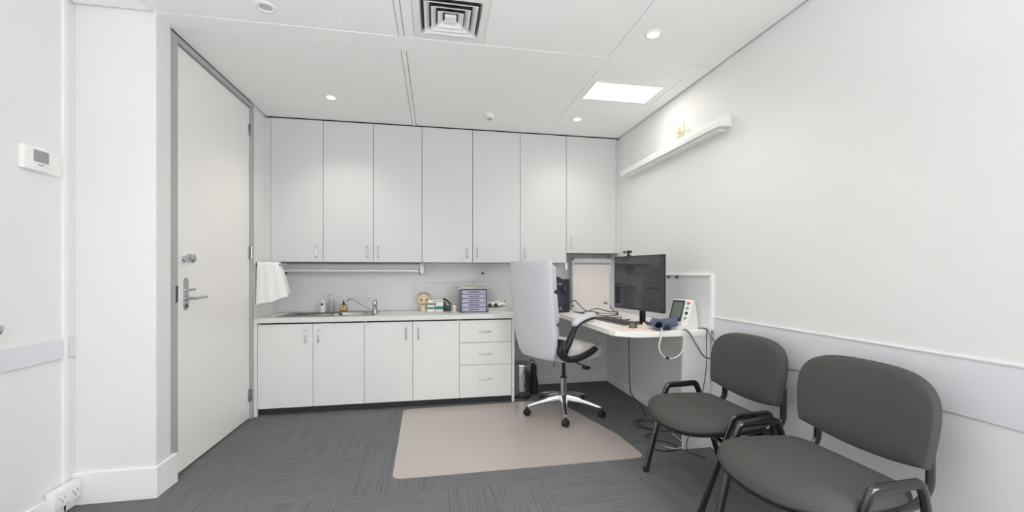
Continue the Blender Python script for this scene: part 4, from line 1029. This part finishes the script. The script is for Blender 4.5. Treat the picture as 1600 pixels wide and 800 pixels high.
MB().lathe([(0, 0), (0.052, 0), (0.052, -0.010), (0.044, -0.016), (0.040, -0.034), (0.030, -0.042), (0, -0.043)], n=32).build('body', WHITEP, t)
MB().lathe([(0, -0.043), (0.020, -0.043), (0.020, -0.050), (0.014, -0.054), (0, -0.054)], n=24).build('sensor', GREYP, t)

# added uplighters, never in view, carrying the extra ceiling light
for k, (ux, uy, p) in enumerate(FILL_UPLIGHTS):
    t = thing('added_uplighter', 'added white uplighter, unseen behind the view, to brighten the ceiling', 'floor lamp', (ux, uy, 0), 0, 'added uplighters behind the view')
    MB().lathe([(0, 0), (0.14, 0), (0.14, 0.012), (0.02, 0.025), (0.012, 0.04), (0.012, 1.76), (0, 1.76)], n=28).build('stand', WHITEP, t)
    MB().lathe([(0.02, 1.75), (0.10, 1.78), (0.19, 1.85), (0.20, 1.88), (0.195, 1.88), (0.185, 1.852), (0.10, 1.79), (0.02, 1.762)], n=32).build('bowl', WHITEP, t)
# added troffers out of view, extra fill from overhead
for tx, ty, p in FILL_TROFFERS:
    t = thing('added_troffer', 'added white ceiling troffer, unseen behind the view, for fill light', 'ceiling light', (tx, ty, ZC), 0, 'added troffers behind the view')
    f_ = MB()
    for q in ((-0.6, -0.56, -0.3, 0.3), (0.56, 0.6, -0.3, 0.3), (-0.56, 0.56, -0.3, -0.26), (-0.56, 0.56, 0.26, 0.3)): f_.box(*q, -0.012, -0.001)
    f_.build('frame', WHITEP, t, smooth=False)
    MB().box(-0.56, 0.56, -0.26, 0.26, -0.010, -0.004).build('diffuser', LIGHTM, t, smooth=False)

# batten on the right wall
t = thing('wall_batten_light', 'long white fluorescent batten mounted high on the right wall', 'wall light', (XR, 3.32, 2.32))
L0, L1 = -0.80, 0.76
prof = [(0, 0.0), (-0.085, 0.0), (-0.085, 0.035), (-0.055, 0.070), (0, 0.075)]
M_ = Matrix(((1, 0, 0, 0), (0, 0, 1, 0), (0, 1, 0, 0), (0, 0, 0, 1)))
MB().prism(prof, L0 + 0.03, L1 - 0.03, 0.002, mtx=M_).build('diffuser', WHITEP, t, smooth=False)
for a, b in ((L0, L0 + 0.03), (L1 - 0.03, L1)):
    MB().prism([(0, -0.004), (-0.088, -0.004), (-0.089, 0.037), (-0.057, 0.074), (0, 0.079)], a, b, 0.002, mtx=M_).build('end_cap', TRIMW, t, smooth=False)
MB().box(-0.060, 0.0, L0 + 0.06, L1 - 0.06, -0.020, -0.001, 0.002).build('base_tray', WHITEP, t, smooth=False)
t = thing('flex_outlet', 'small ivory flex outlet plate above the wall batten', 'outlet', (XR, 3.125, 2.497))
MB().box(-0.012, 0.0, -0.055, 0.055, -0.055, 0.055, 0.004).build('plate', IVORY, t)
MB().lathe([(0, 0), (0.026, 0), (0.024, -0.022), (0.010, -0.026), (0, -0.026)], (-0.012, 0, 0), 20, axis='X').build('cable_cap', IVORY, t)
MB().tube([(-0.028, 0.0, -0.01), (-0.034, -0.03, -0.025), (-0.02, -0.09, -0.03), (-0.006, -0.13, -0.04), (-0.006, -0.14, -0.085)], 0.004, 8, smooth=4).build('flex', IVORY, t)
